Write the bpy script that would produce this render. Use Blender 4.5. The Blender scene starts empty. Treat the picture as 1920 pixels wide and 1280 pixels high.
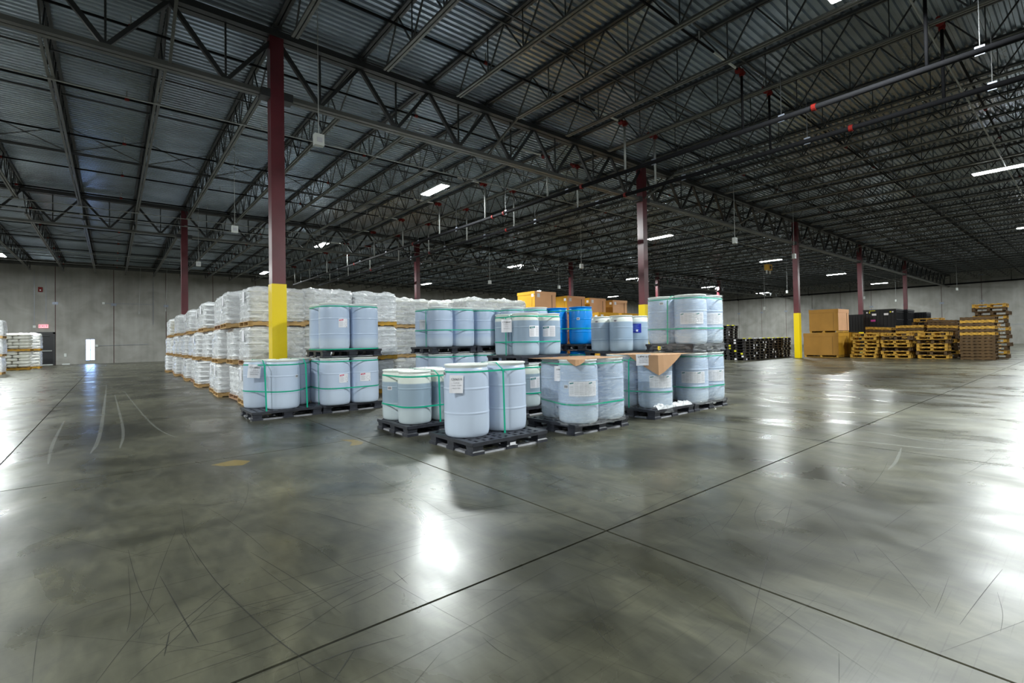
import bpy, bmesh, math, random
from mathutils import Vector, Matrix, noise
R = random.Random(7)
PI = math.pi
C = bpy.context.scene.collection
sc = bpy.context.scene

# ------------------------------------------------------------------ camera, world, lights, exposure
F, CY, YAW, PIT, ROL, EYE = 908.964, 622.177, 0.8811, 0.016, -0.017, 1.366
_fw = Vector((math.cos(YAW), math.sin(YAW), 0)); _r = Vector((math.sin(YAW), -math.cos(YAW), 0)); _u = Vector((0, 0, 1))
_f2 = _fw*math.cos(PIT) + _u*math.sin(PIT); _u2 = _u*math.cos(PIT) - _fw*math.sin(PIT)
_r3 = _r*math.cos(ROL) + _u2*math.sin(ROL); _u3 = _u2*math.cos(ROL) - _r*math.sin(ROL)
cd = bpy.data.cameras.new('camera'); cam = bpy.data.objects.new('camera', cd); C.objects.link(cam)
M = Matrix((_r3, _u3, -_f2)).transposed().to_4x4(); M.translation = Vector((0, 0, EYE)); cam.matrix_world = M
cd.sensor_width = 36; cd.lens = F/1920*36; cd.shift_y = -(640-CY)/1920; cd.clip_end = 300
sc.camera = cam
w = bpy.data.worlds.new('world'); sc.world = w; w.use_nodes = True
w.node_tree.nodes['Background'].inputs[0].default_value = (.30, .50, 1.0, 1)
w.node_tree.nodes['Background'].inputs[1].default_value = 6.0
sc.view_settings.view_transform = 'Standard'; sc.view_settings.look = 'None'
sc.view_settings.exposure = 1.62; sc.view_settings.gamma = 1.0; sc.view_settings.use_curve_mapping = False
LAMP_W = 330.0
LAMP_COL = (.93, 1.0, .98)
LX = [-20.5, -5.4, 9.68, 24.8, 39.9, 54.7, 69.3]; LY = [-25.5, -11.7, 2.1, 16.3, 29.5, 43.7]
LZ = 7.22

# ------------------------------------------------------------------ materials
def nt(name):
    m = bpy.data.materials.new(name); m.use_nodes = True
    t = m.node_tree; b = t.nodes['Principled BSDF']; return m, t, b
def mat(name, col, rough=.6, metal=0., spec=.5, var=0., scale=3., bump=0., bscale=20., alpha=1., stretch=(1, 1, 1), trans=0.):
    m, t, b = nt(name)
    b.inputs['Roughness'].default_value = rough; b.inputs['Metallic'].default_value = metal
    b.inputs['Specular IOR Level'].default_value = spec; b.inputs['Alpha'].default_value = alpha
    b.inputs['Base Color'].default_value = (*col, 1)
    if var or bump:
        tc = t.nodes.new('ShaderNodeTexCoord'); mp = t.nodes.new('ShaderNodeMapping'); mp.inputs['Scale'].default_value = stretch
        t.links.new(tc.outputs['Object'], mp.inputs[0])
        if var:
            n = t.nodes.new('ShaderNodeTexNoise'); n.inputs['Scale'].default_value = scale; n.inputs['Detail'].default_value = 6
            t.links.new(mp.outputs[0], n.inputs[0])
            r = t.nodes.new('ShaderNodeValToRGB'); r.color_ramp.elements[0].position = .3; r.color_ramp.elements[1].position = .7
            r.color_ramp.elements[0].color = (*[c*(1-var) for c in col], 1); r.color_ramp.elements[1].color = (*[min(1, c*(1+var)) for c in col], 1)
            t.links.new(n.outputs[0], r.inputs[0]); t.links.new(r.outputs[0], b.inputs['Base Color'])
        if bump:
            n2 = t.nodes.new('ShaderNodeTexNoise'); n2.inputs['Scale'].default_value = bscale; n2.inputs['Detail'].default_value = 4
            t.links.new(mp.outputs[0], n2.inputs[0]); bm_ = t.nodes.new('ShaderNodeBump'); bm_.inputs['Strength'].default_value = bump
            bm_.inputs['Distance'].default_value = .02
            t.links.new(n2.outputs[0], bm_.inputs['Height']); t.links.new(bm_.outputs[0], b.inputs['Normal'])
    return m
def emis(name, col, s):
    m, t, b = nt(name); b.inputs['Base Color'].default_value = (*col, 1)
    b.inputs['Emission Color'].default_value = (*col, 1); b.inputs['Emission Strength'].default_value = s; return m

def floor_mat():
    m, t, b = nt('polished_concrete'); N = t.nodes; L = t.links
    g = N.new('ShaderNodeNewGeometry')
    def noi(s, d=6, sx=1, sy=1, dist=0., rot=0.):
        mp = N.new('ShaderNodeMapping'); mp.inputs['Scale'].default_value = (sx, sy, 1); mp.inputs['Rotation'].default_value = (0, 0, rot)
        L.new(g.outputs['Position'], mp.inputs[0])
        n = N.new('ShaderNodeTexNoise'); n.inputs['Scale'].default_value = s; n.inputs['Detail'].default_value = d
        n.inputs['Distortion'].default_value = dist; L.new(mp.outputs[0], n.inputs[0]); return n.outputs[0]
    def ramp(src, p0, p1, c0, c1):
        r = N.new('ShaderNodeValToRGB'); r.color_ramp.elements[0].position = p0; r.color_ramp.elements[1].position = p1
        r.color_ramp.elements[0].color = (*c0, 1); r.color_ramp.elements[1].color = (*c1, 1); L.new(src, r.inputs[0]); return r.outputs[0]
    def mix(a, c, f, mode='MIX'):
        x = N.new('ShaderNodeMix'); x.data_type = 'RGBA'; x.blend_type = mode
        if isinstance(f, float): x.inputs[0].default_value = f
        else: L.new(f, x.inputs[0])
        L.new(a, x.inputs[6]); L.new(c, x.inputs[7]); return x.outputs[2]
    c1 = ramp(noi(.55, 8, 1, 1, .8), .34, .66, (.034, .034, .024), (.135, .132, .096))
    c2 = ramp(noi(4.5, 9, 1, .45, 1.5, .4), .35, .7, (.55, .55, .55), (1.08, 1.06, 1.0))
    c = mix(c1, c2, .8, 'MULTIPLY')
    c3 = ramp(noi(26, 5, 1, .3, .6, .9), .3, .65, (.80, .80, .79), (1.04, 1.04, 1.04))
    c = mix(c, c3, .7, 'MULTIPLY')
    # fine straight scratches: stretched noise, three directions
    for k, a in enumerate((.35, 1.2, 2.2, 2.75)):
        s = ramp(noi(5.0+k, 2, .16, 9.0, .1, a), .665, .70, (1, 1, 1), (.55, .54, .52))
        c = mix(c, s, .55, 'MULTIPLY')
    L.new(c, b.inputs['Base Color'])
    rr = ramp(noi(1.3, 7, 1, .6, 1.2), .3, .72, (.22, .22, .22), (.46, .46, .46)); L.new(rr, b.inputs['Roughness'])
    b.inputs['Specular IOR Level'].default_value = .42
    b.inputs['Coat Weight'].default_value = .10; b.inputs['Coat Roughness'].default_value = .2
    bp = N.new('ShaderNodeBump'); bp.inputs['Strength'].default_value = .10; bp.inputs['Distance'].default_value = .02
    L.new(noi(2.6, 5), bp.inputs['Height']); L.new(bp.outputs[0], b.inputs['Normal'])
    return m
def wall_mat():
    m, t, b = nt('tilt_up_concrete'); N = t.nodes; L = t.links
    g = N.new('ShaderNodeNewGeometry')
    n = N.new('ShaderNodeTexNoise'); n.inputs['Scale'].default_value = .7; n.inputs['Detail'].default_value = 8; n.inputs['Distortion'].default_value = .6
    L.new(g.outputs['Position'], n.inputs[0])
    r = N.new('ShaderNodeValToRGB'); r.color_ramp.elements[0].position = .3; r.color_ramp.elements[1].position = .7
    r.color_ramp.elements[0].color = (.20, .194, .175, 1); r.color_ramp.elements[1].color = (.305, .298, .278, 1); L.new(n.outputs[0], r.inputs[0])
    mp = N.new('ShaderNodeMapping'); mp.inputs['Scale'].default_value = (3.2, 3.2, .12); L.new(g.outputs['Position'], mp.inputs[0])
    n2 = N.new('ShaderNodeTexNoise'); n2.inputs['Scale'].default_value = 1.; n2.inputs['Detail'].default_value = 4; L.new(mp.outputs[0], n2.inputs[0])
    r2 = N.new('ShaderNodeValToRGB'); r2.color_ramp.elements[0].position = .35; r2.color_ramp.elements[1].position = .65
    r2.color_ramp.elements[0].color = (.82, .82, .82, 1); r2.color_ramp.elements[1].color = (1.08, 1.08, 1.08, 1); L.new(n2.outputs[0], r2.inputs[0])
    x = N.new('ShaderNodeMix'); x.data_type = 'RGBA'; x.blend_type = 'MULTIPLY'; x.inputs[0].default_value = .45
    L.new(r.outputs[0], x.inputs[6]); L.new(r2.outputs[0], x.inputs[7]); L.new(x.outputs[2], b.inputs['Base Color'])
    b.inputs['Roughness'].default_value = .8
    return m
def drum_mat(name, empty, liquid, lo, level, foot=.21):
    """translucent plastic: colour of the wall where empty (above the fill level), of the contents below it; light at the foot is painted in"""
    m, t, b = nt(name); N = t.nodes; L = t.links
    tc = N.new('ShaderNodeTexCoord'); s = N.new('ShaderNodeSeparateXYZ'); L.new(tc.outputs['Object'], s.inputs[0])
    r = N.new('ShaderNodeValToRGB'); cr = r.color_ramp
    cr.elements[0].position = 0; cr.elements[0].color = (*lo, 1); cr.elements[1].position = 1; cr.elements[1].color = (*empty, 1)
    for p, c in ((foot*.85, lo), (foot*1.25, liquid), (level-.008, liquid), (level+.008, empty)):  # lo: paler foot band, a light effect painted into the colour
        e = cr.elements.new(p); e.color = (*c, 1)
    L.new(s.outputs[2], r.inputs[0])
    n = N.new('ShaderNodeTexNoise'); n.inputs['Scale'].default_value = 2.; L.new(tc.outputs['Object'], n.inputs[0])
    x = N.new('ShaderNodeMix'); x.data_type = 'RGBA'; x.blend_type = 'MULTIPLY'; x.inputs[0].default_value = .18
    L.new(r.outputs[0], x.inputs[6]); L.new(n.outputs[0], x.inputs[7]); L.new(x.outputs[2], b.inputs['Base Color'])
    b.inputs['Roughness'].default_value = .32; b.inputs['Subsurface Weight'].default_value = .0
    return m
def film_mat(name, tint, opac, rough=.16, bump=.5, bscale=9., stretch=(1, 1, 1)):
    m = bpy.data.materials.new(name); m.use_nodes = True; t = m.node_tree; N = t.nodes; L = t.links
    b = N['Principled BSDF']; out = N['Material Output']
    b.inputs['Base Color'].default_value = (*tint, 1); b.inputs['Roughness'].default_value = rough; b.inputs['Specular IOR Level'].default_value = .9
    tr = N.new('ShaderNodeBsdfTransparent'); tr.inputs[0].default_value = (.97, .98, .98, 1)
    mx = N.new('ShaderNodeMixShader')
    tc = N.new('ShaderNodeTexCoord'); mp = N.new('ShaderNodeMapping'); mp.inputs['Scale'].default_value = stretch
    L.new(tc.outputs['Object'], mp.inputs[0])
    n = N.new('ShaderNodeTexNoise'); n.inputs['Scale'].default_value = bscale; n.inputs['Detail'].default_value = 7; n.inputs['Distortion'].default_value = 1.2
    L.new(mp.outputs[0], n.inputs[0])
    r = N.new('ShaderNodeMapRange'); r.inputs[1].default_value = .35; r.inputs[2].default_value = .7
    r.inputs[3].default_value = max(0, opac-.12); r.inputs[4].default_value = min(1, opac+.2); L.new(n.outputs[0], r.inputs[0])
    bp = N.new('ShaderNodeBump'); bp.inputs['Strength'].default_value = bump; bp.inputs['Distance'].default_value = .03
    L.new(n.outputs[0], bp.inputs['Height']); L.new(bp.outputs[0], b.inputs['Normal'])
    L.new(r.outputs[0], mx.inputs[0]); L.new(tr.outputs[0], mx.inputs[1]); L.new(b.outputs[0], mx.inputs[2]); L.new(mx.outputs[0], out.inputs['Surface'])
    return m

MT = dict(
    floor=floor_mat(), wall=wall_mat(), joint=mat('joint_sealant', (.07, .02, .022), .8), gap=mat('floor_joint_filler', (.015, .014, .012), .9),
    deck=mat('galvanised_deck', (.25, .30, .36), .27, .65, var=.35, scale=.5),
    steel=mat('primed_joist_steel', (.030, .032, .034), .5, .2), chord=mat('primed_steel_bounce_lit', (.085, .088, .082), .45, .2, var=.2, scale=1.5),  # chord tone paler than joist steel: floor bounce painted into the colour
    maroon=mat('maroon_column_paint', (.105, .017, .024), .30, var=.3, scale=1.3), yellow=mat('safety_yellow_paint', (.92, .66, .0), .34),
    pipe=mat('black_pipe', (.004, .004, .005), .8, spec=.12), red=mat('red_coupling', (.12, .005, .003), .6, spec=.2), galv=mat('galvanised_conduit', (.30, .31, .30), .5, .3),
    white=mat('white_enamel', (.5, .52, .5), .5), paper=mat('paper', (.80, .79, .84), .7), ink=mat('ink', (.02, .02, .03), .7), inkg=mat('grey_ink', (.42, .42, .46), .8),
    lred=mat('label_red', (.60, .01, .09), .6), lteal=mat('label_teal', (.0, .16, .17), .6), lblue=mat('label_blue', (.004, .015, .30), .5), lblue2=mat('label_light_blue', (.12, .22, .65), .5),
    green=mat('green_strap', (.0, .40, .25), .38), blackp=mat('black_plastic', (.030, .032, .042), .42, var=.3, scale=8, bump=.15),
    greyp=mat('worn_pallet_foot', (.20, .20, .22), .55, var=.3, scale=9),
    rim=mat('white_drum_plastic', (.84, .87, .83), .34), bluep=mat('blue_drum_plastic', (.0, .22, .68), .3),
    wood=mat('pallet_wood', (.52, .33, .14), .75, var=.35, scale=5, stretch=(.6, 3, 3)), woody=mat('stained_pallet_wood', (.46, .25, .03), .75, var=.4, scale=3, stretch=(.6, 3, 3)),
    woodr=mat('reddish_pallet_wood', (.42, .25, .15), .8, var=.35, scale=4),
    woodd=mat('weathered_pallet_wood', (.085, .045, .014), .8, var=.4, scale=3), woodg=mat('grey_pallet_wood', (.36, .35, .31), .8, var=.4, scale=4),
    card=mat('brown_cardboard', (.36, .175, .028), .8, var=.08, scale=2), cardy=mat('yellow_cardboard', (.56, .28, .012), .8, var=.1, scale=2), cardlit=mat('lit_side_cardboard', (.80, .44, .24), .8, var=.06, scale=2),  # last one: the lit side of a carton, painted as a paler colour
    sheet=mat('kraft_sheet', (.42, .24, .13), .8, var=.1, scale=3),
    bag=mat('white_bag', (.90, .91, .93), .42, var=.05, scale=6, bump=.5, bscale=9), bagc=mat('cream_bag', (.86, .85, .79), .5, var=.08, scale=6, bump=.5, bscale=9),
    film=film_mat('stretch_film', (.97, .975, 1.0), .55, .10, 1.6, 5., (1, 1, 1.6)),
    filmc=film_mat('clear_stretch_film', (.86, .89, .92), .07, .10, .7, 6., (1, 1, 7)),
    lens=emis('lamp_lens', (.92, .96, 1.0), 26.), doorm=mat('black_door_paint', (.010, .010, .013), .4), frame=mat('door_frame_paint', (.02, .02, .022), .5),
    glass=mat('window_glass', (.7, .8, .9), .05, alpha=.15), amber=mat('amber_paint', (.55, .30, .01), .5), exitr=emis('exit_red', (1., .01, .05), 1.0), exitw=emis('exit_panel', (1., .35, .38), .30),
    scuff=mat('rubber_scuff', (.016, .016, .013), .6, alpha=.62), scuffl=mat('light_scuff', (.40, .41, .38), .5, alpha=.22), ypaint=mat('worn_yellow_line', (.50, .34, .06), .6, alpha=.28),
    blackb=mat('bin_black_plastic', (.004, .004, .006), .45, spec=.35), blackf=mat('pallet_black_plastic', (.010, .010, .013), .5),
    pink=mat('pink_label', (.55, .05, .32), .6), orange=mat('orange_label', (.85, .10, .01), .6), lime=mat('yellow_pallet_block', (.72, .68, .02), .6), bracket=mat('bracket_steel', (.2, .22, .27), .5, .4))
MT['dfull'] = drum_mat('drum_full', (.72, .78, .80), (.50, .60, .78), (.58, .67, .80), .90, .20)
MT['dpale'] = drum_mat('drum_pale', (.80, .84, .84), (.58, .67, .84), (.62, .71, .86), .905, .28)
MT['dpart'] = drum_mat('drum_part_filled', (.80, .84, .78), (.34, .44, .54), (.58, .66, .70), .595, .225)
MT['dpart2'] = drum_mat('drum_nearly_full', (.78, .82, .78), (.34, .44, .57), (.50, .60, .70), .64, .2)

# ------------------------------------------------------------------ mesh helpers
class MB:
    def __init__(s): s.v = []; s.f = []; s.m = []
    def quadbox(s, c, m=0):
        i = len(s.v); s.v += c
        for q in ((0, 3, 2, 1), (4, 5, 6, 7), (0, 1, 5, 4), (1, 2, 6, 5), (2, 3, 7, 6), (3, 0, 4, 7)):
            s.f.append(tuple(i+k for k in q)); s.m.append(m)
        return s
    def box(s, a, b, m=0):
        x0, y0, z0 = a; x1, y1, z1 = b
        return s.quadbox([(x0, y0, z0), (x1, y0, z0), (x1, y1, z0), (x0, y1, z0), (x0, y0, z1), (x1, y0, z1), (x1, y1, z1), (x0, y1, z1)], m)
    def taper(s, x, y, z0, z1, a0, b0, a1, b1, m=0):
        return s.quadbox([(x-a0, y-b0, z0), (x+a0, y-b0, z0), (x+a0, y+b0, z0), (x-a0, y+b0, z0), (x-a1, y-b1, z1), (x+a1, y-b1, z1), (x+a1, y+b1, z1), (x-a1, y+b1, z1)], m)
    def bar(s, p, q, w, h=None, m=0, n=4):
        p = Vector(p); q = Vector(q); d = (q-p); h = h or w
        if d.length < 1e-6: return s
        d.normalize(); up = Vector((0, 0, 1)) if abs(d.z) < .95 else Vector((1, 0, 0))
        a = d.cross(up).normalized(); b = a.cross(d)
        if n == 4:
            a *= w/2; b *= h/2
            return s.quadbox([tuple(p-a-b), tuple(q-a-b), tuple(q+a-b), tuple(p+a-b), tuple(p-a+b), tuple(q-a+b), tuple(q+a+b), tuple(p+a+b)], m)
        i = len(s.v)
        for e in (p, q):
            for k in range(n):
                t = 2*PI*k/n; s.v.append(tuple(e + a*math.cos(t)*w/2 + b*math.sin(t)*w/2))
        for k in range(n):
            k2 = (k+1) % n; s.f.append((i+k, i+k2, i+n+k2, i+n+k)); s.m.append(m)
        s.f.append(tuple(i+k for k in range(n))[::-1]); s.m.append(m); s.f.append(tuple(i+n+k for k in range(n))); s.m.append(m)
        return s
    def lathe(s, prof, n=28, m=0, c=(0, 0)):
        i = len(s.v)
        for r, z in prof:
            for k in range(n):
                t = 2*PI*k/n; s.v.append((c[0]+r*math.cos(t), c[1]+r*math.sin(t), z))
        for j in range(len(prof)-1):
            for k in range(n):
                k2 = (k+1) % n; s.f.append((i+j*n+k, i+j*n+k2, i+(j+1)*n+k2, i+(j+1)*n+k)); s.m.append(m)
        s.f.append(tuple(i+k for k in range(n))[::-1]); s.m.append(m)
        e = i+(len(prof)-1)*n; s.f.append(tuple(e+k for k in range(n))); s.m.append(m)
        return s
    def poly(s, pts, m=0):
        i = len(s.v); s.v += [tuple(p) for p in pts]; s.f.append(tuple(range(i, i+len(pts)))); s.m.append(m); return s
    def mesh(s, name, mats, smooth=False):
        me = bpy.data.meshes.new(name); me.from_pydata(s.v, [], s.f)
        for x in (mats if isinstance(mats, (list, tuple)) else [mats]): me.materials.append(x)
        if max(s.m, default=0): me.polygons.foreach_set('material_index', s.m)
        if smooth: me.polygons.foreach_set('use_smooth', [True]*len(s.f))
        me.update(); return me
    def build(s, name, mats, parent=None, smooth=False, loc=None):
        o = bpy.data.objects.new(name, s.mesh(name, mats, smooth)); C.objects.link(o)
        if parent: o.parent = parent
        if loc: o.location = loc
        return o
def ob(name, me, parent=None, loc=None, rz=None):
    o = bpy.data.objects.new(name, me); C.objects.link(o)
    if parent: o.parent = parent
    if loc is not None: o.location = loc
    if rz is not None: o.rotation_euler = (0, 0, rz)
    return o
def tag(o, label=None, cat=None, group=None, kind=None):
    if label: o['label'] = label
    if cat: o['category'] = cat
    if group: o['group'] = group
    if kind: o['kind'] = kind
    return o
def empty(name, loc=(0, 0, 0), rz=0., **k):
    o = bpy.data.objects.new(name, None); C.objects.link(o); o.location = loc; o.rotation_euler = (0, 0, rz); o.empty_display_size = .1
    return tag(o, **k)
def copy_tree(o, parent=None, loc=None, rz=None):
    c = o.copy(); C.objects.link(c)
    if parent: c.parent = parent
    if loc is not None: c.location = loc
    if rz is not None: c.rotation_euler = (0, 0, rz)
    for ch in KIDS.get(o.name, []): copy_tree(ch, c)
    return c
KIDS = {}
def note(*roots):
    """remember the children of a prototype, so that copying it costs no scan of the scene"""
    for r_ in roots:
        KIDS[r_.name] = [o for o in C.objects if o.parent == r_]
        for k in KIDS[r_.name]: KIDS[k.name] = [o for o in C.objects if o.parent == k]
ORD = ['first', 'second', 'third', 'fourth', 'fifth', 'sixth', 'seventh', 'eighth', 'ninth', 'tenth', 'eleventh', 'twelfth', 'thirteenth', 'fourteenth']

# ------------------------------------------------------------------ the building shell
X0, X1, Y0, Y1, ZD = -27.0, 76.0, -31.0, 52.25, 8.22
# floor: slabs with sawn joints
fl = MB().box((X0, Y0, -.12), (X1+2, Y1+2, -.012)).build('floor', MT['gap']); tag(fl, kind='structure')
jx = [X0, -23.0, -18.6, -14.2, -9.8, -5.4, -1.02, 2.70, 7.03, 11.5, 15.9, 20.3, 24.7, 29.1, 33.5, 37.9, 46.7, 55.5, 64.3, X1+2]
jy = [Y0, -15.2, -6.4, -2.1, 2.26, 6.72, 11.2, 15.6, 20.0, 24.4, 28.8, 37.6, 46.4, Y1+2]
for i in range(len(jx)-1):
    for j in range(len(jy)-1):
        g = .008
        MB().box((jx[i]+g, jy[j]+g, -.1), (jx[i+1]-g, jy[j+1]-g, 0)).build('slab', MT['floor'], fl)
# scuffs and scratches left by tyres, on the slabs
def ribbon(mb, pts, w, m=0, z=.0012):
    pts = [Vector((p[0], p[1], 0)) for p in pts]; n = len(pts); i = len(mb.v)
    for k in range(n):
        d = (pts[min(k+1, n-1)]-pts[max(k-1, 0)]).normalized(); s = Vector((-d.y, d.x, 0)); ww = w*(.25+.75*math.sin(PI*(k+.5)/n))/2
        a = pts[k]+s*ww; b = pts[k]-s*ww; mb.v += [(a.x, a.y, z), (b.x, b.y, z)]
    for k in range(n-1): mb.f.append((i+2*k, i+2*k+1, i+2*k+3, i+2*k+2)); mb.m.append(m)
def arc(x, y, a, L, k, n=14):
    out = []; ds = L/n
    for _ in range(n+1):
        out.append((x, y)); x += math.cos(a)*ds; y += math.sin(a)*ds; a += k*ds
    return out
def px(u, v, z=0.):
    d = _f2 + _r3*((u-960)/F) - _u3*((v-CY)/F); t = (z-EYE)/d.z
    return (d.x*t, d.y*t)
def smooth_path(p, n=20):
    out = []
    for k in range(n+1):
        t = k/n*(len(p)-1); i = min(int(t), len(p)-2); f = t-i
        a = p[max(i-1, 0)]; b = p[i]; c = p[i+1]; d = p[min(i+2, len(p)-1)]
        out.append(tuple(.5*((2*b[q])+(-a[q]+c[q])*f+(2*a[q]-5*b[q]+4*c[q]-d[q])*f*f+(-a[q]+3*b[q]-3*c[q]+d[q])*f**3) for q in (0, 1)))
    return out
sm = MB()
long_marks = [  # measured on the floor: the long tyre scratches of the near left, then some of the middle and right
    ([(340, 999), (389, 1069), (422, 1108), (483, 1166), (525, 1203), (583, 1245), (640, 1279)], .006),
    ([(300, 1199), (418, 1104), (430, 1096)], .006), ([(335, 1173), (450, 1138), (572, 1108), (700, 1070)], .004), ([(300, 1225), (420, 1200), (560, 1150), (700, 1083)], .004),
    ([(240, 1280), (330, 1195), (420, 1110)], .004), ([(300, 1080), (345, 1160), (372, 1205)], .006), ([(240, 1030), (260, 1100), (300, 1170)], .003),
    ([(308, 1230), (318, 1185)], .006), ([(440, 1165), (500, 1145), (565, 1142)], .003), ([(430, 1245), (540, 1195), (640, 1130), (720, 1090)], .004),
    ([(450, 1280), (600, 1215), (720, 1165)], .004), ([(300, 1280), (420, 1240), (560, 1195)], .003), ([(470, 1035), (560, 1090), (640, 1150)], .004),
    ([(515, 1280), (640, 1225), (760, 1190)], .006), ([(625, 1278), (665, 1218)], .006), ([(640, 1140), (700, 1115), (770, 1075)], .004),
    ([(640, 1103), (720, 1075)], .004), ([(240, 1060), (245, 1140), (238, 1185)], .003), ([(95, 1165), (180, 1130), (260, 1110), (310, 1100)], .004),
    ([(180, 1280), (250, 1190), (310, 1130)], .004), ([(60, 1280), (75, 1180), (110, 1130)], .003), ([(500, 985), (580, 1020), (640, 1062), (690, 1090)], .003),
    ([(340, 950), (350, 1010), (372, 1060)], .002), ([(905, 1195), (935, 1220), (970, 1240)], .003), ([(1110, 1158), (1130, 1195), (1170, 1228)], .003),
    ([(1395, 933), (1375, 965), (1352, 995)], .004), ([(1430, 935), (1415, 965), (1425, 998)], .003), ([(1545, 955), (1575, 990), (1590, 1015)], .003),
    ([(1550, 995), (1510, 1025), (1480, 1045)], .003), ([(1595, 895), (1628, 900)], .004), ([(1315, 960), (1350, 1010)], .002), ([(1600, 1030), (1612, 1055)], .003),
    ([(1020, 915), (1050, 900), (1080, 890)], .004), ([(1150, 985), (1230, 945), (1330, 900)], .003), ([(1290, 1010), (1350, 975), (1450, 940)], .003),
    ([(1780, 1080), (1765, 1120), (1752, 1150)], .002), ([(1870, 1110), (1880, 1150), (1876, 1185)], .002)]
for p, wd in long_marks: ribbon(sm, smooth_path([px(*q) for q in p], 16), wd)
for k in range(150):
    x = R.uniform(.0, 3.4) if k < 90 else R.uniform(1.5, 9); y = R.uniform(.3, 5.2) if k < 90 else R.uniform(.4, 6)
    ribbon(sm, arc(x, y, R.choice([R.gauss(.0, .18), R.gauss(.1, .3), R.gauss(1.5, .3), R.gauss(2.3, .4)]), R.uniform(.2, 1.7), R.gauss(0, .10), 8), R.uniform(.0012, .0035))
tag(sm.build('scuff_mark', MT['scuff'], fl), kind='stuff')
sl = MB()
for p, wd in [([(1540, 822), (1640, 830), (1760, 842), (1919, 845)], .05), ([(1590, 805), (1650, 812), (1760, 830), (1900, 838)], .03), ([(200, 720), (190, 800), (170, 850)], .05),
              ([(215, 740), (230, 800), (225, 840)], .04), ([(120, 790), (100, 830), (90, 870)], .04), ([(230, 730), (280, 790), (330, 820)], .03), ([(1690, 840), (1680, 865), (1665, 880)], .03)]:
    ribbon(sl, smooth_path([px(*q) for q in p], 16), wd, 0, .0016)
tag(sl.build('pale_tyre_trace', MT['scuffl'], fl), kind='stuff')
yp = MB()
yp.poly([(*px(*q), .0014) for q in ((636, 824), (664, 824), (682, 829), (678, 833), (656, 836), (660, 829))])
yp.poly([(*px(*q), .0014) for q in ((395, 872), (440, 862), (470, 864), (455, 872), (420, 874))])
yp.build('worn_yellow_paint', MT['ypaint'], fl)

# walls of tilt-up panels (panels proud of the sealed joints)
def back_wall():
    wl = MB().box((X0, Y1+.03, 0), (-2.2, Y1+.25, ZD+.35)).box((-.5, Y1+.03, 0), (X1+.3, Y1+.25, ZD+.35)).box((-2.2, Y1+.03, 2.5), (-.5, Y1+.25, ZD+.35)) \
        .box((-2.2, Y1+.03, 0), (-1.66, Y1+.25, 2.5)).box((-1.1, Y1+.03, 0), (-.5, Y1+.25, 2.5)).box((-1.66, Y1+.03, 0), (-1.1, Y1+.25, .29)).box((-1.66, Y1+.03, 1.99), (-1.1, Y1+.25, 2.5)).build('wall_back', MT['joint'])
    tag(wl, kind='structure')
    e = [-3.45+3.555*k for k in range(-7, 24)]; e[0] = X0; e[-1] = X1
    for a, b in zip(e, e[1:]):
        g = .022; m = MB()
        if a < -1.4 < b:
            m.box((a+g, Y1, 0), (-1.66, Y1+.1, ZD+.3)).box((-1.1, Y1, 0), (b-g, Y1+.1, ZD+.3)).box((-1.66, Y1, 0), (-1.1, Y1+.1, .29)).box((-1.66, Y1, 1.99), (-1.1, Y1+.1, ZD+.3))
        else: m.box((a+g, Y1, 0), (b-g, Y1+.1, ZD+.3))
        m.build('panel', MT['wall'], wl)
    for a in e[1:-1]:
        MB().box((a-.17, Y1-.012, 4.75), (a+.17, Y1, 4.95)).box((a-.17, Y1-.012, 7.75), (a+.17, Y1, 7.95)).build('joint_bracket', MT['bracket'], wl)
    return wl
def right_wall():
    wl = MB().box((X1+.03, Y0, 0), (X1+.25, Y1, ZD+.35)).build('wall_right', MT['joint']); tag(wl, kind='structure')
    e = [8.43+3.45*k for k in range(-11, 13)]; e[0] = Y0; e[-1] = Y1
    for a, b in zip(e, e[1:]): MB().box((X1, a+.022, 0), (X1+.1, b-.022, ZD+.3)).build('panel', MT['wall'], wl)
    for a in e[1:-1]: MB().box((X1-.012, a-.2, 4.75), (X1, a+.2, 4.95)).box((X1-.012, a-.2, 7.75), (X1, a+.2, 7.95)).build('joint_bracket', MT['bracket'], wl)
    MB().box((X1-.02, Y0, 2.1), (X1, 9.5, 2.13)).build('form_line', MT['bracket'], wl)
    return wl
wb = back_wall(); wr = right_wall()
tag(MB().box((X0-.2, Y0, 0), (X0, Y1, ZD+.35)).build('wall_left', MT['wall']), kind='structure')
tag(MB().box((X0, Y0-.2, 0), (X1, Y0, ZD+.35)).build('wall_front', MT['wall']), kind='structure')

# window_1: narrow floor-near light in the back wall
w1 = MB().box((-1.66, Y1-.02, .27), (-1.1, Y1+.2, .30)).box((-1.66, Y1-.02, 1.97), (-1.1, Y1+.2, 2.0)).box((-1.68, Y1-.02, .27), (-1.64, Y1+.2, 2.0)).box((-1.12, Y1-.02, .27), (-1.08, Y1+.2, 2.0)).build('window_1', MT['galv']); tag(w1, kind='structure')
MB().box((-1.40, Y1+.03, .3), (-1.36, Y1+.08, 1.97)).box((-1.64, Y1+.03, 1.12), (-1.12, Y1+.08, 1.14)).build('mullion', MT['bracket'], w1)
for a, b in ((-1.64, -1.40), (-1.36, -1.12)):
    for c, d in ((.3, 1.12), (1.14, 1.97)): MB().box((a, Y1+.05, c), (b, Y1+.06, d)).build('pane', MT['glass'], w1)
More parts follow.
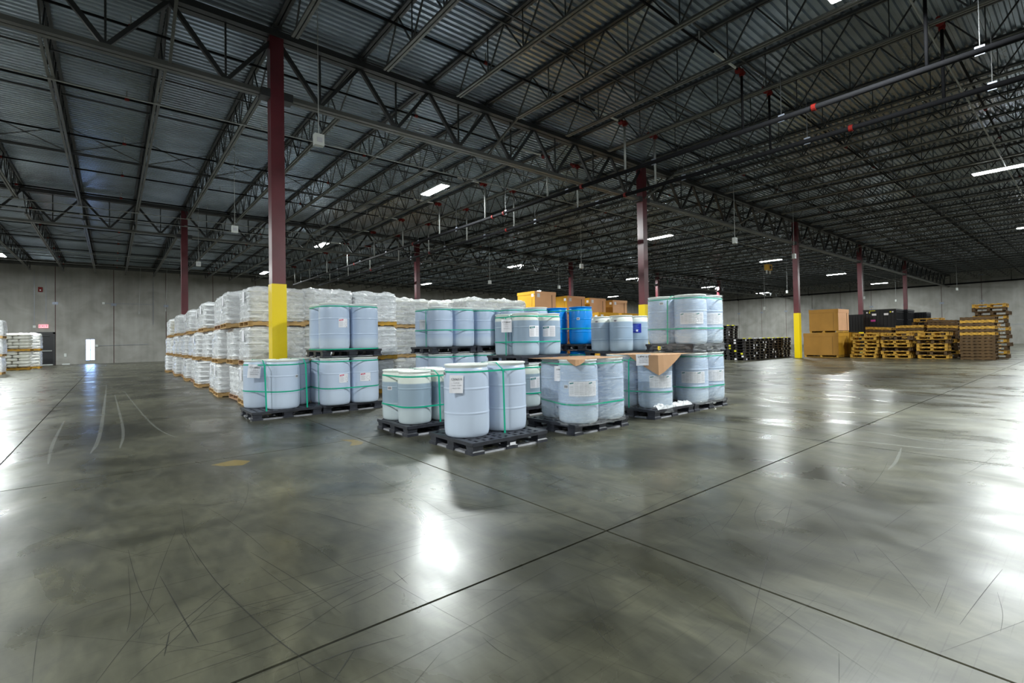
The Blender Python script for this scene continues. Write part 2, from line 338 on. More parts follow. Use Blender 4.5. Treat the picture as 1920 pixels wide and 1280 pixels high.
# door_1: black exit door
d1 = MB().box((-4.72, Y1-.07, 0), (-4.60, Y1, 2.56)).box((-3.58, Y1-.07, 0), (-3.46, Y1, 2.56)).box((-4.72, Y1-.07, 2.44), (-3.46, Y1, 2.58)).build('door_1', MT['frame']); tag(d1, kind='structure')
MB().box((-4.60, Y1-.05, .06), (-3.58, Y1-.005, 2.44)).build('door_leaf', MT['doorm'], d1)
MB().box((-4.55, Y1-.11, 1.08), (-3.64, Y1-.06, 1.15)).build('push_bar', MT['galv'], d1)
MB().box((-4.3, Y1-.14, 2.25), (-3.8, Y1-.06, 2.33)).build('door_closer', MT['frame'], d1)
MB().box((-4.6, Y1-.10, 0), (-3.58, Y1, .06)).build('threshold', MT['white'], d1)

# roof: corrugated deck on open-web joists on girders
ce = MB().box((X0, Y0, ZD+.20), (X1+.3, Y1+.3, ZD+.4)).build('ceiling', MT['steel']); tag(ce, kind='structure')
GY = [-6.1, 11.25, 28.6]
def deck(y0, y1):
    m = MB(); n = int((y1-y0)/.16); dy = (y1-y0)/n; i = 0; prof = []
    for k in range(n):
        y = y0+k*dy; prof += [(y, ZD), (y+dy*.42, ZD), (y+dy*.55, ZD+.045), (y+dy*.87, ZD+.045)]
    prof.append((y1, ZD))
    for y, z in prof: m.v += [(X0, y, z), (X1, y, z)]
    for k in range(len(prof)-1): m.f.append((2*k, 2*k+1, 2*k+3, 2*k+2)); m.m.append(0)
    m.build('roof_deck', MT['deck'], ce)
for a, b in zip([Y0]+GY, GY+[Y1]): deck(a, b)
def joist_meshes(L, s, e):
    """joist running along +Y from 0 to L; s / e = how far the bottom chord stops short of each support"""
    zt, zb = ZD-.01, 7.33
    t = MB().box((-.075, 0, zt-.055), (-.012, L, zt)).box((.012, 0, zt-.055), (.075, L, zt)).box((-.09, 0, zt-.11), (.09, .22, zt-.04)).box((-.09, L-.22, zt-.11), (.09, L, zt-.04))
    b = MB().box((-.065, s, zb-.045), (-.012, L-e, zb)).box((.012, s, zb-.045), (.065, L-e, zb))
    w_ = MB(); n = max(2, round((L-s-e)/1.25)); p = (L-s-e)/n
    w_.bar((0, .1, zt-.05), (0, s+.05, zb-.02), .03); w_.bar((0, L-.1, zt-.05), (0, L-e-.05, zb-.02), .03)
    for k in range(n):
        y = s+k*p; ym = y+p/2
        w_.bar((0, y, zb-.02), (0, ym, zt-.04), .028); w_.bar((0, ym, zt-.04), (0, y+p, zb-.02), .028)
        if k: w_.bar((0, y, zb-.02), (0, y, zt-.04), .02)
    return [(t.mesh('top_chord', MT['steel']), 'top_chord'), (b.mesh('bottom_chord', MT['chord']), 'bottom_chord'), (w_.mesh('web', MT['steel']), 'web')]
bays = [(-6.1, 11.25, 1.45, 1.45), (11.25, 28.6, 1.45, 1.45), (28.6, Y1, 1.45, .9)]
JX = [2.75+1.886*k for k in range(-11, 39) if 2.75+1.886*k < X1-.3]
for a, b, s, e in bays:
    ms = joist_meshes(b-a, s, e)
    for x in JX:
        if x < -10: continue
        j = bpy.data.objects.new('roof_joist', None); C.objects.link(j); j.parent = ce; j.location = (x, a, 0); j.empty_display_size = .1
        for me, nm in ms: ob(nm, me, j)
def girder(y):
    g = bpy.data.objects.new('girder', None); C.objects.link(g); g.parent = ce; g.location = (0, y, 0)
    MB().box((X0, -.16, 7.96), (X1, -.02, 8.1)).box((X0, .02, 7.96), (X1, .16, 8.1)).build('top_chord', MT['steel'], g)
    MB().box((-12, -.12, 6.67), (X1, -.015, 6.76)).box((-12, .015, 6.67), (X1, .12, 6.76)).build('bottom_chord', MT['chord'], g)
    m = MB(); p = 1.886
    for k in range(-8, 39):
        x = 2.75+k*p
        if x+p > X1: break
        m.bar((x, 0, 8.0), (x+p/2+.03, 0, 6.72), .085, .085); m.bar((x+p/2-.03, 0, 6.72), (x+p, 0, 8.0), .075, .075); m.bar((x+p/2, 0, 6.72), (x+p/2, 0, 8.0), .035, .035)
    m.build('web', MT['steel'], g)
    m = MB()
    for k, x in enumerate(JX):
        if x > -8 and k % 4 == 2:
            m.bar((x, -1.45, 7.31), (x, -.1, 6.74), .05); m.bar((x, 1.45, 7.31), (x, .1, 6.74), .05)
    m.build('chord_brace', MT['chord'], g)
for y in GY: girder(y)
MB().box((X0, Y1-.12, 7.75), (X1, Y1-.01, 8.1)).build('ledger', MT['chord'], ce)
# bridging lines that tie the joists together, and cross bridging
m = MB()
for y in (5.4, 7.9, 17.4, 22.6, 33.8, 39.6, 45.4): m.bar((-12, y, ZD-.12), (X1, y, ZD-.12), .035)
for y in (6.8, 13.3, 20.0, 25.6, 36.7, 42.5, 48.2): m.bar((-12, y, 7.36), (X1, y, 7.36), .03)
m.build('joist_bridging', MT['steel'], ce)
m = MB()
for y in (20.0, 36.7):
    for a, b in zip(JX, JX[1:]):
        if -10 < a < 20: m.bar((a, y, ZD-.1), (b, y, 7.36), .022); m.bar((a, y, 7.36), (b, y, ZD-.1), .022)
m.build('cross_bridging', MT['steel'], ce)

# columns
def column(x, y, label, h=8.0, w_=.135):
    c = empty('column', (x, y, 0), label=label, cat='column', group='maroon steel columns with yellow feet')
    MB().box((-w_, -w_, 2.64), (w_, w_, 6.6)).box((-w_, -w_, 6.6), (w_, w_, h)).build('shaft', MT['maroon'], c)
    g = MB().taper(0, 0, .02, 2.64, w_+.012, w_+.012, w_+.012, w_+.012).build('guard_sleeve', MT['yellow'], c); tag(g, label='bright yellow painted lower part')
    MB().box((-.22, -.22, 0), (.22, .22, .02)).build('base_plate', MT['steel'], c)
    MB().box((-.32, -.14, 6.62), (-w_, .14, 6.80)).box((w_, -.14, 6.62), (.32, .14, 6.80)).build('chord_bracket', MT['steel'], c)
for x, t in ((2.75, 'nearest maroon column with yellow foot, standing behind strapped grey drums'), (15.95, 'maroon column with yellow foot rising behind the wrapped drum stack'),
             (30.95, 'maroon column with full yellow foot between black pallets and cardboard boxes'), (42.9, 'maroon column rising behind black bins beside the brown boxes'),
             (56.0, 'thin maroon column farthest along the main row, behind black bins')):
    column(x, 11.25, t)
for x, t in ((2.75, 'maroon column rising out of the long row of white wrapped bags'), (15.55, 'maroon column behind the white wrapped bag stacks at the centre'),
             (30.2, 'maroon column behind the blue drums and stacked brown boxes'), (42.9, 'slim maroon column just right of the yellow-footed column at mid hall'), (55.4, 'slim far maroon column right of the tall wrapped drum stack')):
    column(x, 28.6, t)

# high-bay lamps
lampm = None
def lamp(x, y, vis):
    t = empty('high_bay_lamp', (x, y, LZ), label=vis, cat='lamp', group='fluorescent high-bay lamps')
    if 'm' not in LM:
        LM['m'] = [(MB().box((-.19, -.80, .0), (.19, .80, .025)).box((-.15, -.78, .025), (.15, .78, .09)).mesh('housing', MT['white']), 'housing', 0),
                   (MB().box((-.175, -.775, -.012), (.175, .775, -.001)).mesh('lens', MT['lens']), 'lens', 0),
                   (MB().bar((0, -.6, .09), (0, -.6, .75), .006).bar((0, .6, .09), (0, .6, .75), .006).mesh('hanger_wire', MT['galv']), 'hanger_wire', 0)]
        ld = bpy.data.lights.new('lamp_light', 'AREA'); ld.shape = 'RECTANGLE'; ld.size = .35; ld.size_y = 1.55; ld.energy = LAMP_W; ld.color = LAMP_COL; LM['l'] = ld
    for me, nm, _ in LM['m']: ob(nm, me, t)
    ob('lamp_light', LM['l'], t, (0, 0, -.02))
LM = {}
names = {(9.68, 16.3): 'largest glowing lamp, hanging above the middle of the drum stacks', (9.68, 29.5): 'glowing lamp just right of the nearest column at its upper half', (9.68, 43.7): 'small glowing lamp close to the back wall left of the nearest column',
         (24.8, 2.1): 'long bright lamp at the right edge of the picture', (24.8, 16.3): 'long lamp just right of the second yellow-footed column', (24.8, 29.5): 'lamp above the blue drums, between second and third column rows',
         (24.8, 43.7): 'small violet-rimmed lamp beside the central maroon column', (39.9, 16.3): 'thin lamp left of the third column near the amber box', (-5.4, 43.7): 'lamp at the left edge of the picture near the exit door',
         (39.9, 2.1): 'small lamp at the right edge below the long bright lamp', (54.7, 16.3): 'thin lamp right of the third column above the black bins', (39.9, 29.5): 'lamp partly hidden behind the second column',
         (69.3, 16.3): 'thin lamp nearest the far right wall', (54.7, 29.5): 'thin lamp below the amber box near the far wall', (39.9, 43.7): 'tiny far lamp above the brown boxes', (54.7, 43.7): 'tiny farthest lamp above wrapped drum stack', (69.3, 29.5): 'tiny lamp low at the far right wall corner'}
for x in LX:
    for y in LY:
        if y > 0 and x > -6 or (x, y) in names or abs(x) < 60: lamp(x, y, names.get((x, y), 'fluorescent high-bay lamp elsewhere in the hall, out of the picture'))

# sprinkler mains, risers, branch lines
def pipe_thing(name, label, cat, **k): return empty(name, (0, 0, 0), label=label, cat=cat, **k)
BR = [1.9, 5.25, 8.65, 11.9, 15.5, 19.0, 22.6, 26.1, 30.2, 34.0, 37.8, 41.6, 45.4, 49.2]
for i, (X, Z, ye) in enumerate(((11.5, 6.18, 42.0), (13.0, 6.05, 40.5))):
    t = pipe_thing('sprinkler_main', ('black sprinkler main pipe, the upper left one of the parallel pair', 'black sprinkler main pipe, the lower right one of the parallel pair')[i], 'pipe', group='pair of sprinkler mains')
    MB().bar((X, -6, Z), (X, ye, Z), .115, n=12).build('pipe', MT['pipe'], t, True)
    for k, y in enumerate(([3.75, 10.35, 14.3, 15.0, 21.5, 29.] if i == 0 else [3.5, 9.8, 16., 22.5, 30.])):
        MB().bar((X, y-.04, Z), (X, y+.04, Z), .15, n=12).build('coupling', MT['red'], t)
    for y in [1.2, 4.4, 7.7, 11.0, 14.2, 17.6, 21, 24.6, 28.2, 32, 36, 40]:
        MB().bar((X, y, Z-.07), (X, y, Z+.09), .13, .02).build('hanger', MT['bracket'], t); MB().bar((X, y, Z+.08), (X, y, 7.3), .012).build('hanger_rod', MT['steel'], t)
    for k, y in enumerate(BR):
        if y+(.22*i) > ye: break
        yy = y+.0*i
        MB().bar((X, yy, Z+.05), (X, yy, 7.52), .06, n=8).build('riser', MT['galv'] if y > 6 else MT['pipe'], t, True)
        MB().bar((X, yy, 7.50), (X, yy, 7.66), .11, n=8).bar((X-.13, yy, 7.6), (X+.1, yy, 7.6), .11, n=8).bar((X-.2, yy, 7.56), (X-.12, yy, 7.6), .14, n=8).build('riser_elbow', MT['red'], t)
for k, y in enumerate(BR):
    t = pipe_thing('sprinkler_branch', 'black sprinkler branch pipe across the joists, %s from the near side' % ORD[k], 'pipe', group='sprinkler branch lines')
    m = MB().bar((-12, y, 7.6), (11.4, y, 7.6), .05, n=6).bar((13.1, y, 7.6), (X1-1, y, 7.6), .05, n=6); m.build('pipe', MT['pipe'], t)
    m = MB(); m2 = MB()
    for x in [-9+3.1*q for q in range(27)]:
        m.bar((x, y, 7.62), (x, y, 7.82), .022)
        if int(x) % 2 == 0: m2.bar((x-.04, y, 7.6), (x+.05, y, 7.6), .085, n=8)
    m.build('sprinkler_head', MT['galv'], t); m2.build('coupling', MT['red'], t)
    MB().bar((10.2, y, 7.6), (11.2, y, 7.6), .056, n=6).build('pale_pipe_end', MT['white'], t)
# conduits on the undersides of the joists
for y, zz, lb in ((2.0, 7.26, 'thin pale conduit crossing the roof at the upper right'), (14.5, 7.25, 'pale conduit under the joists just beyond the nearest column'), (27.0, 7.25, 'upper of two pale conduits before the second girder'),
                  (28.0, 7.1, 'lower of two pale conduits before the second girder'), (40.5, 7.25, 'pale conduit under the joists near the back wall'), (46.0, 7.25, 'farthest pale conduit close to the back wall')):
    t = pipe_thing('conduit', lb, 'conduit'); MB().bar((-12, y, zz), (X1-2, y, zz), .035, n=6).build('tube', MT['galv'], t)
    m = MB()
    for x in JX:
        if x > -10: m.box((x-.05, y-.03, zz), (x+.05, y+.03, zz+.05))
    m.build('clamp', MT['galv'], t)
# black wall main along the right wall
t = pipe_thing('wall_pipe', 'long black pipe running high along the right wall', 'pipe'); MB().bar((X1-.35, 0, 6.95), (X1-.35, 46, 7.05), .17, n=10).build('pipe', MT['pipe'], t, True)
m = MB()
for y in range(1, 46, 5): m.bar((X1-.35, y, 7.), (X1-.35, y, 8.1), .05).box((X1-.4, y-.05, 6.9), (X1, y+.05, 6.98))
m.build('hanger', MT['pipe'], t)
# white boxes hung on rods
hang = [(18.34, 8.78, 5.0, 'white box hung on a rod between second and third column'), (24.3, 8.9, 5.0, 'white box on a rod in front of the third column'), (18.2, 16.5, 5.0, 'white box on a rod above the blue drums'),
        (24.17, 24.05, 5.0, 'white box on a rod above the brown boxes'), (18.3, 24.3, 5.0, 'white box on a rod above the bag stacks at the centre'), (43.85, 16.67, 5.0, 'small white box on a rod left of the third column by the wall'),
        (3.12, 9.61, 5.32, 'pale box on a long wire right of the nearest column'), (3.12, 18.02, 5.15, 'small pale box on a wire left of the nearest column'), (3.2, 27.4, 5.25, 'tiny pale box on a wire right of the second-row left column'),
        (49., 12.6, 4.4, 'white box on a rod above the cardboard boxes'),
        (36.0, 15.2, 3.3, 'low white box on a rod above the black pallets'), (60., 12.8, 4.6, 'white box on a rod above the black bins'), (58., 8.0, 5.2, 'white box on a rod near the right wall')]
for x, y, z, lb in hang:
    t = empty('hanging_box', (x, y, z), label=lb, cat='box', group='white boxes on rods')
    MB().box((-.09, -.06, -.11), (.09, .06, .11)).build('housing', MT['white'], t); MB().box((-.05, -.066, -.05), (.05, -.06, .04)).build('front_plate', MT['inkg'], t)
    MB().bar((0, 0, .1), (0, 0, 8.15-z), .012).build('rod', MT['galv'], t)
for x, y, z0, lb in ((1.6, 47., 4.0, 'thin pale cord hanging down left of the nearest column'), (3.2, 46., 4.2, 'second thin pale cord hanging left of the nearest column'), (-6.9, 50, 4.6, 'thin cord hanging by the left wall panel')):
    t = MB().bar((x, y, z0), (x+.1, y, 7.4), .02).bar((x, y, z0-.18), (x, y, z0), .05).build('pendant_wire', MT['galv']); tag(t, lb, 'wire')
t = empty('hanging_amber_box', (36.5, 15.1, 6.25), label='amber box with dark square face hung under the roof', cat='box')
MB().box((-.3, -.15, -.2), (.3, .15, .22)).build('housing', MT['amber'], t); MB().box((-.1, -.17, -.12), (.1, -.15, .12)).build('dark_face', MT['ink'], t)
MB().box((-.3, -.05, -.45), (-.25, .05, -.2)).box((.25, -.05, -.45), (.3, .05, -.2)).build('foot', MT['white'], t); MB().bar((-.2, 0, .2), (-.2, 0, 1.05), .02).bar((.2, 0, .2), (.2, 0, 1.05), .02).build('rod', MT['galv'], t)

# things on the back wall
def text(body, size, loc, parent, m, rot=(PI/2, 0, 0), ext=.001, name='lettering'):
    cu = bpy.data.curves.new(name, 'FONT'); cu.body = body; cu.size = size; cu.align_x = 'CENTER'; cu.align_y = 'CENTER'; cu.extrude = ext; cu.resolution_u = 2
    cu.materials.append(m); tmp = bpy.data.objects.new('tmp', cu); me = bpy.data.meshes.new_from_object(tmp); me.name = name; bpy.data.objects.remove(tmp)
    o = bpy.data.objects.new(name, me); C.objects.link(o); o.parent = parent; o.location = loc; o.rotation_euler = rot; return o
t = empty('exit_sign', (-4.12, Y1-.06, 3.03), label='lit red EXIT sign above the black door', cat='sign')
MB().box((-.27, -.03, -.14), (.27, .06, .14)).build('housing', MT['exitw'], t); text('EXIT', .25, (0, -.036, 0), t, MT['exitr'])
t = empty('fire_alarm', (-4.29, Y1-.05, 5.9), label='red fire alarm box with white strobe high above the exit door', cat='alarm')
MB().box((-.13, -.05, -.2), (.13, .05, .17)).build('housing', MT['red'], t); MB().box((-.04, -.09, -.12), (.04, -.05, -.02)).build('strobe', MT['white'], t)
for i, (pts, lb) in enumerate([([(-4.63, 7.4), (-4.63, 3.0)], 'vertical conduit left of the exit sign'), ([(-3.98, 7.3), (-3.98, 3.3)], 'vertical conduit ending above the exit sign'), ([(-.55, 4.95), (2.75, 4.95)], 'level conduit between two small wall boxes'),
                                 ([(2.75, 7.5), (2.75, 3.2)], 'vertical conduit with wall box left of the bag row'), ([(-.98, 1.45), (2.4, 1.5)], 'low level conduit right of the window')]):
    t = empty('wall_conduit', (0, Y1-.03, 0), label=lb, cat='conduit'); m = MB()
    m.bar((pts[0][0], 0, pts[0][1]), (pts[1][0], 0, pts[1][1]), .022).build('tube', MT['bracket'], t)
    q = pts[1] if i in (0, 1) else pts[0]
    if i in (0, 2, 4): MB().box((q[0]-.08, -.04, q[1]-.09), (q[0]+.08, .03, q[1]+.09)).build('junction_box', MT['white'], t)
tag(MB().box((-2.95, Y1-.06, .62), (-2.8, Y1, .88)).build('wall_outlet', MT['white']), 'small white outlet box low on the wall right of the door', 'outlet')
tag(MB().box((-3.05, Y1-.3, .0), (-2.6, Y1-.1, .08)).build('door_wedge', MT['white']), 'low white block on the floor right of the door', 'block')
t = empty('roof_drain', (14.7, Y1-.2, 0), label='black drain pipe bent down the back wall above the bags', cat='pipe')
MB().bar((13.8, 0, 7.0), (14.7, 0, 7.0), .14, n=8).bar((14.7, 0, 7.05), (14.7, 0, 0), .14, n=8).build('pipe', MT['pipe'], t); t.location = (3.6, Y1-.25, 0)

# ------------------------------------------------------------------ black plastic pallets
PL, PW = 1.22, 1.02
def plastic_pallet_proto():
    t = empty('plastic_pallet', (0, 0, 0))
    # perforated deck: 24 x 20 cells, slots left open
    m = MB(); nx, ny = 30, 25; dx = PL/nx; dy = PW/ny
    def solid(i, j):
        if i < 0 or j < 0 or i >= nx or j >= ny: return False
        if i in (0, nx-1) or j in (0, ny-1): return True
        if i in (1, 14, 15, nx-2) and j % 4 != 2: return True
        return not ((i % 3 == 2 and j % 3 != 0) or (j % 3 == 1 and (i // 3) % 2 == 0 and i % 3 != 0))
    z1, z0 = .15, .125; idx = {}
    def vid(i, j, z):
        k = (i, j, z)
        if k not in idx: idx[k] = len(m.v); m.v.append((i*dx, j*dy, z))
        return idx[k]
    for i in range(nx):
        for j in range(ny):
            if not solid(i, j): continue
            m.f.append((vid(i, j, z1), vid(i+1, j, z1), vid(i+1, j+1, z1), vid(i, j+1, z1))); m.m.append(0)
            m.f.append((vid(i, j, z0), vid(i, j+1, z0), vid(i+1, j+1, z0), vid(i+1, j, z0))); m.m.append(0)
            for di, dj, a, b in ((-1, 0, (i, j+1), (i, j)), (1, 0, (i+1, j), (i+1, j+1)), (0, -1, (i, j), (i+1, j)), (0, 1, (i+1, j+1), (i, j+1))):
                if not solid(i+di, j+dj):
                    m.f.append((vid(*a, z0), vid(*b, z0), vid(*b, z1), vid(*a, z1))); m.m.append(0)
    m.build('deck', MT['blackp'], t)
    ed = MB()   # deep lip round the deck with small square notches
    for (a, b, ax) in ((0, PL, 0), (0, PW, 1)):
        for off in (0, (PW if ax == 0 else PL)-.018):
            for k in range(3):
                pass
    ed.box((0, 0, .108), (PL, .016, .128)).box((0, PW-.016, .108), (PL, PW, .128)).box((0, 0, .108), (.016, PW, .128)).box((PL-.016, 0, .108), (PL, PW, .128)).build('lip', MT['blackp'], t)
    me = {}
    for ix, x in enumerate((.09, PL/2, PL-.09)):
        for iy, y in enumerate((.085, PW/2, PW-.085)):
            b = MB().taper(x, y, .0, .035, .088, .083, .088, .083, 1).taper(x, y, .035, .048, .088, .083, .072, .068).taper(x, y, .048, .108, .072, .068, .078, .075).taper(x, y, .108, .126, .078, .075, .089, .084)
            b.box((x-.03, y-.085 if iy == 0 else y-.02, .132), (x-.01, y-.0855 if iy == 0 else y-.019, .146))
            b.build('block', [MT['blackp'], MT['blackp']], t)
    for y in (.02, PW/2-.05, PW-.12): MB().taper(PL/2, y+.05, .0, .022, PL/2-.09, .05, PL/2-.09, .035).build('runner', MT['greyp'], t)
    for x in (.02, PL/2-.05, PL-.12): MB().taper(x+.05, PW/2, .0, .020, .05, PW/2-.09, .035, PW/2-.09).build('runner', MT['greyp'], t)
    note(t); return t
pproto = plastic_pallet_proto(); _used = []
def plastic_pallet(x, y, z, label, rz=0.):
    if not _used: o = pproto; o.location = (x, y, z); o.rotation_euler = (0, 0, rz); _used.append(1)
    else: o = copy_tree(pproto, None, (x, y, z), rz)
    return tag(o, label, 'pallet', 'black plastic pallets under the drums')

# ------------------------------------------------------------------ drums
DH, DR = .915, .292
def drum_prof(h, r):
    k = h/.915
    return [(r*.86, 0), (r*.90, .004), (r*.95, .022*k), (r*.975, .05*k), (r*.992, .10*k), (r*.997, .16*k), (r*.998, .282*k), (r*.998, .290*k), (r*1.008, .297*k), (r*1.012, .304*k), (r*1.008, .311*k), (r*.998, .318*k), (r*.998, .326*k), (r*.998, .45*k),
            (r*.998, .589*k), (r*.998, .597*k), (r*1.008, .604*k), (r*1.012, .611*k), (r*1.008, .618*k), (r*.998, .625*k), (r*.998, .633*k), (r*.996, .74*k), (r*.985, .80*k), (r*.962, .845*k), (r*.93, .872*k)]
def rim_prof(h, r):
    k = h/.915
    return [(r*.925, .872*k), (r*.93, .885*k), (r*.955, .893*k), (r*.975, .897*k), (r*.98, .911*k), (r*.965, .915*k), (r*.93, .912*k), (r*.90, .895*k), (r*.88, .892*k)]
DM = {}
def drum_proto(kind):
    h, r, mm, rm = {'full': (DH, DR, 'dfull', 'rim'), 'pale': (DH, DR, 'dpale', 'rim'), 'part': (.775, .25, 'dpart', 'rim'), 'near': (.775, .25, 'dpart2', 'rim'), 'blue': (DH, DR, 'bluep', 'bluep')}[kind]
    t = empty('plastic_drum', (0, 0, 0))
    MB().lathe(drum_prof(h, r), 44).build('body', MT[mm], t, True)
    MB().lathe(rim_prof(h, r), 44).build('rim', MT[rm], t, True)
    for a in (.3, .3+PI): MB().lathe([(.034, h-.022), (.034, h-.006), (.028, h-.002)], 12, 0, (r*.62*math.cos(a), r*.62*math.sin(a))).build('bung', MT[rm], t)
    note(t); DM[kind] = [t, h, r, False]
for k in ('full', 'pale', 'part', 'near', 'blue'): drum_proto(k)
def curved(mb, r, a0, a1, z0, z1, m, n=6, skew=0.):
    i = len(mb.v)
    for k in range(n+1):
        a = a0+(a1-a0)*k/n
        dz = skew*(k/n)
        mb.v += [(r*math.cos(a), r*math.sin(a), z0+dz), (r*math.cos(a), r*math.sin(a), z1+dz)]
    for k in range(n): mb.f.append((i+2*k, i+2*k+2, i+2*k+3, i+2*k+1)); mb.m.append(m)
def add_label(d, kind, phi, zc, r):
    """a printed label on the drum's side; phi = how far round from the side that faces the hall's aisle"""
    x, y = d.location[0], d.location[1]; th = math.atan2(y, x)+PI+phi-d.rotation_euler[2]; m = MB(); R0 = r*1.004+.002
    if kind == 'red':
        w_ = .20/r; curved(m, R0, th-w_/2, th+w_/2, zc-.085, zc+.085, 0)
        curved(m, R0+.001, th-w_*.44, th-w_*.02, zc+.040, zc+.066, 1, skew=.012)
        curved(m, R0+.0015, th-w_*.38, th-w_*.10, zc+.052, zc+.058, 0, skew=.008)
        for q in range(5): curved(m, R0+.001, th-w_*.42, th+w_*(.0 if q % 2 else -.08), zc+.02-.02*q, zc+.026-.02*q, 2)
        for q in range(16):
            a = 2*PI*q/16; b = 2*PI*(q+1)/16; cxx = th+w_*.28
            p = [(cxx+math.cos(t_)*s/r, zc-.01+math.sin(t_)*s) for t_, s in ((a, .03), (b, .03), (b, .034), (a, .034))]
            m.poly([((R0+.001)*math.cos(u_), (R0+.001)*math.sin(u_), v_) for u_, v_ in p], 2)
        curved(m, R0+.001, th+w_*.34, th+w_*.42, zc-.078, zc-.066, 3)
    elif kind == 'teal':
        w_ = .24/r; curved(m, R0, th-w_/2, th+w_/2, zc-.10, zc+.10, 0, 8)
        curved(m, R0+.001, th-w_*.47, th-w_*.02, zc+.045, zc+.078, 4, skew=.012); curved(m, R0+.0015, th-w_*.4, th-w_*.1, zc+.060, zc+.067, 0, skew=.008)
        for q in range(9): curved(m, R0+.001, th-w_*.45, th-w_*.1, zc+.03-.014*q, zc+.035-.014*q, 2)
        for q in range(12): curved(m, R0+.001, th+w_*.05, th+w_*.45, zc+.07-.014*q, zc+.075-.014*q, 2)
    elif kind == 'columns':
        w_ = .44/r; curved(m, R0, th-w_/2, th+w_/2, zc-.105, zc+.105, 0, 12)
        for c_ in range(6):
            a = th-w_*.47+w_*.16*c_
            if c_ in (0, 4): curved(m, R0+.001, a, a+w_*.13, zc+.066, zc+.085, 4, 3, skew=.01)
            for q in range(11 if c_ not in (0, 4) else 8): curved(m, R0+.001, a, a+w_*.125, zc+(.085 if c_ not in (0, 4) else .045)-.016*q-.004, zc+(.085 if c_ not in (0, 4) else .045)-.016*q, 2, 3)
        curved(m, R0+.0012, th+w_*.155, th+w_*.165, zc-.105, zc+.105, 2, 1)
    elif kind == 'blue':
        w_ = .27/r; curved(m, R0, th-w_/2, th+w_/2, zc-.10, zc+.10, 5, 8)
        for q in range(6): curved(m, R0+.001, th-w_*(.38 if q % 2 else .3), th+w_*(.2 if q % 2 else .33), zc+.065-.024*q, zc+.073-.024*q, 6, 5)
        curved(m, R0+.001, th+w_*.08, th+w_*.24, zc-.075, zc-.03, 0, 3)
    elif kind == 'bar':
        w_ = .075/r; curved(m, R0, th-w_/2, th+w_/2, zc-.027, zc+.027, 0, 4)
        for q in range(9): curved(m, R0+.001, th-w_*.4+w_*.09*q, th-w_*.4+w_*(.09*q+.05), zc-.018, zc+.018, 3, 1)
    o = m.build('paper_label', [MT['paper'], MT['lred'], MT['inkg'], MT['ink'], MT['lteal'], MT['lblue'], MT['lblue2']], d)
    o['label'] = {'red': 'white label with red logo', 'teal': 'white label with teal logo', 'columns': 'wide white label with text columns', 'blue': 'dark blue printed label', 'bar': 'small white barcode label'}[kind]
    return o
def drum(kind, x, y, z, label, labels=(), rz=None):
    t, h, r, used = DM[kind]; rz = R.uniform(0, 6) if rz is None else rz
    if not used: o = t; o.location = (x, y, z); o.rotation_euler = (0, 0, rz); DM[kind][3] = True
    else: o = copy_tree(t, None, (x, y, z), rz)
    tag(o, label, 'drum', 'plastic drums on pallets')
    for k, phi, zc in labels: add_label(o, k, phi, zc, r)
    return o
def hull(pts):
    pts = sorted(set((round(a, 5), round(b, 5)) for a, b in pts))
    def half(p):
        o = []
        for q in p:
            while len(o) > 1 and (o[-1][0]-o[-2][0])*(q[1]-o[-2][1])-(o[-1][1]-o[-2][1])*(q[0]-o[-2][0]) <= 0: o.pop()
            o.append(q)
        return o
    a = half(pts); b = half(pts[::-1]); return a[:-1]+b[:-1]
def ring(centers, r, n=32): return hull([(cx+r*math.cos(2*PI*k/n), cy+r*math.sin(2*PI*k/n)) for cx, cy in centers for k in range(n)])
def band(mb, path, z0, z1, closed=True):
    i = len(mb.v); n = len(path)
    for x, y in path: mb.v += [(x, y, z0), (x, y, z1)]
    for k in range(n if closed else n-1):
        a = i+2*k; b = i+2*((k+1) % n); mb.f.append((a, b, b+1, a+1)); mb.m.append(0)
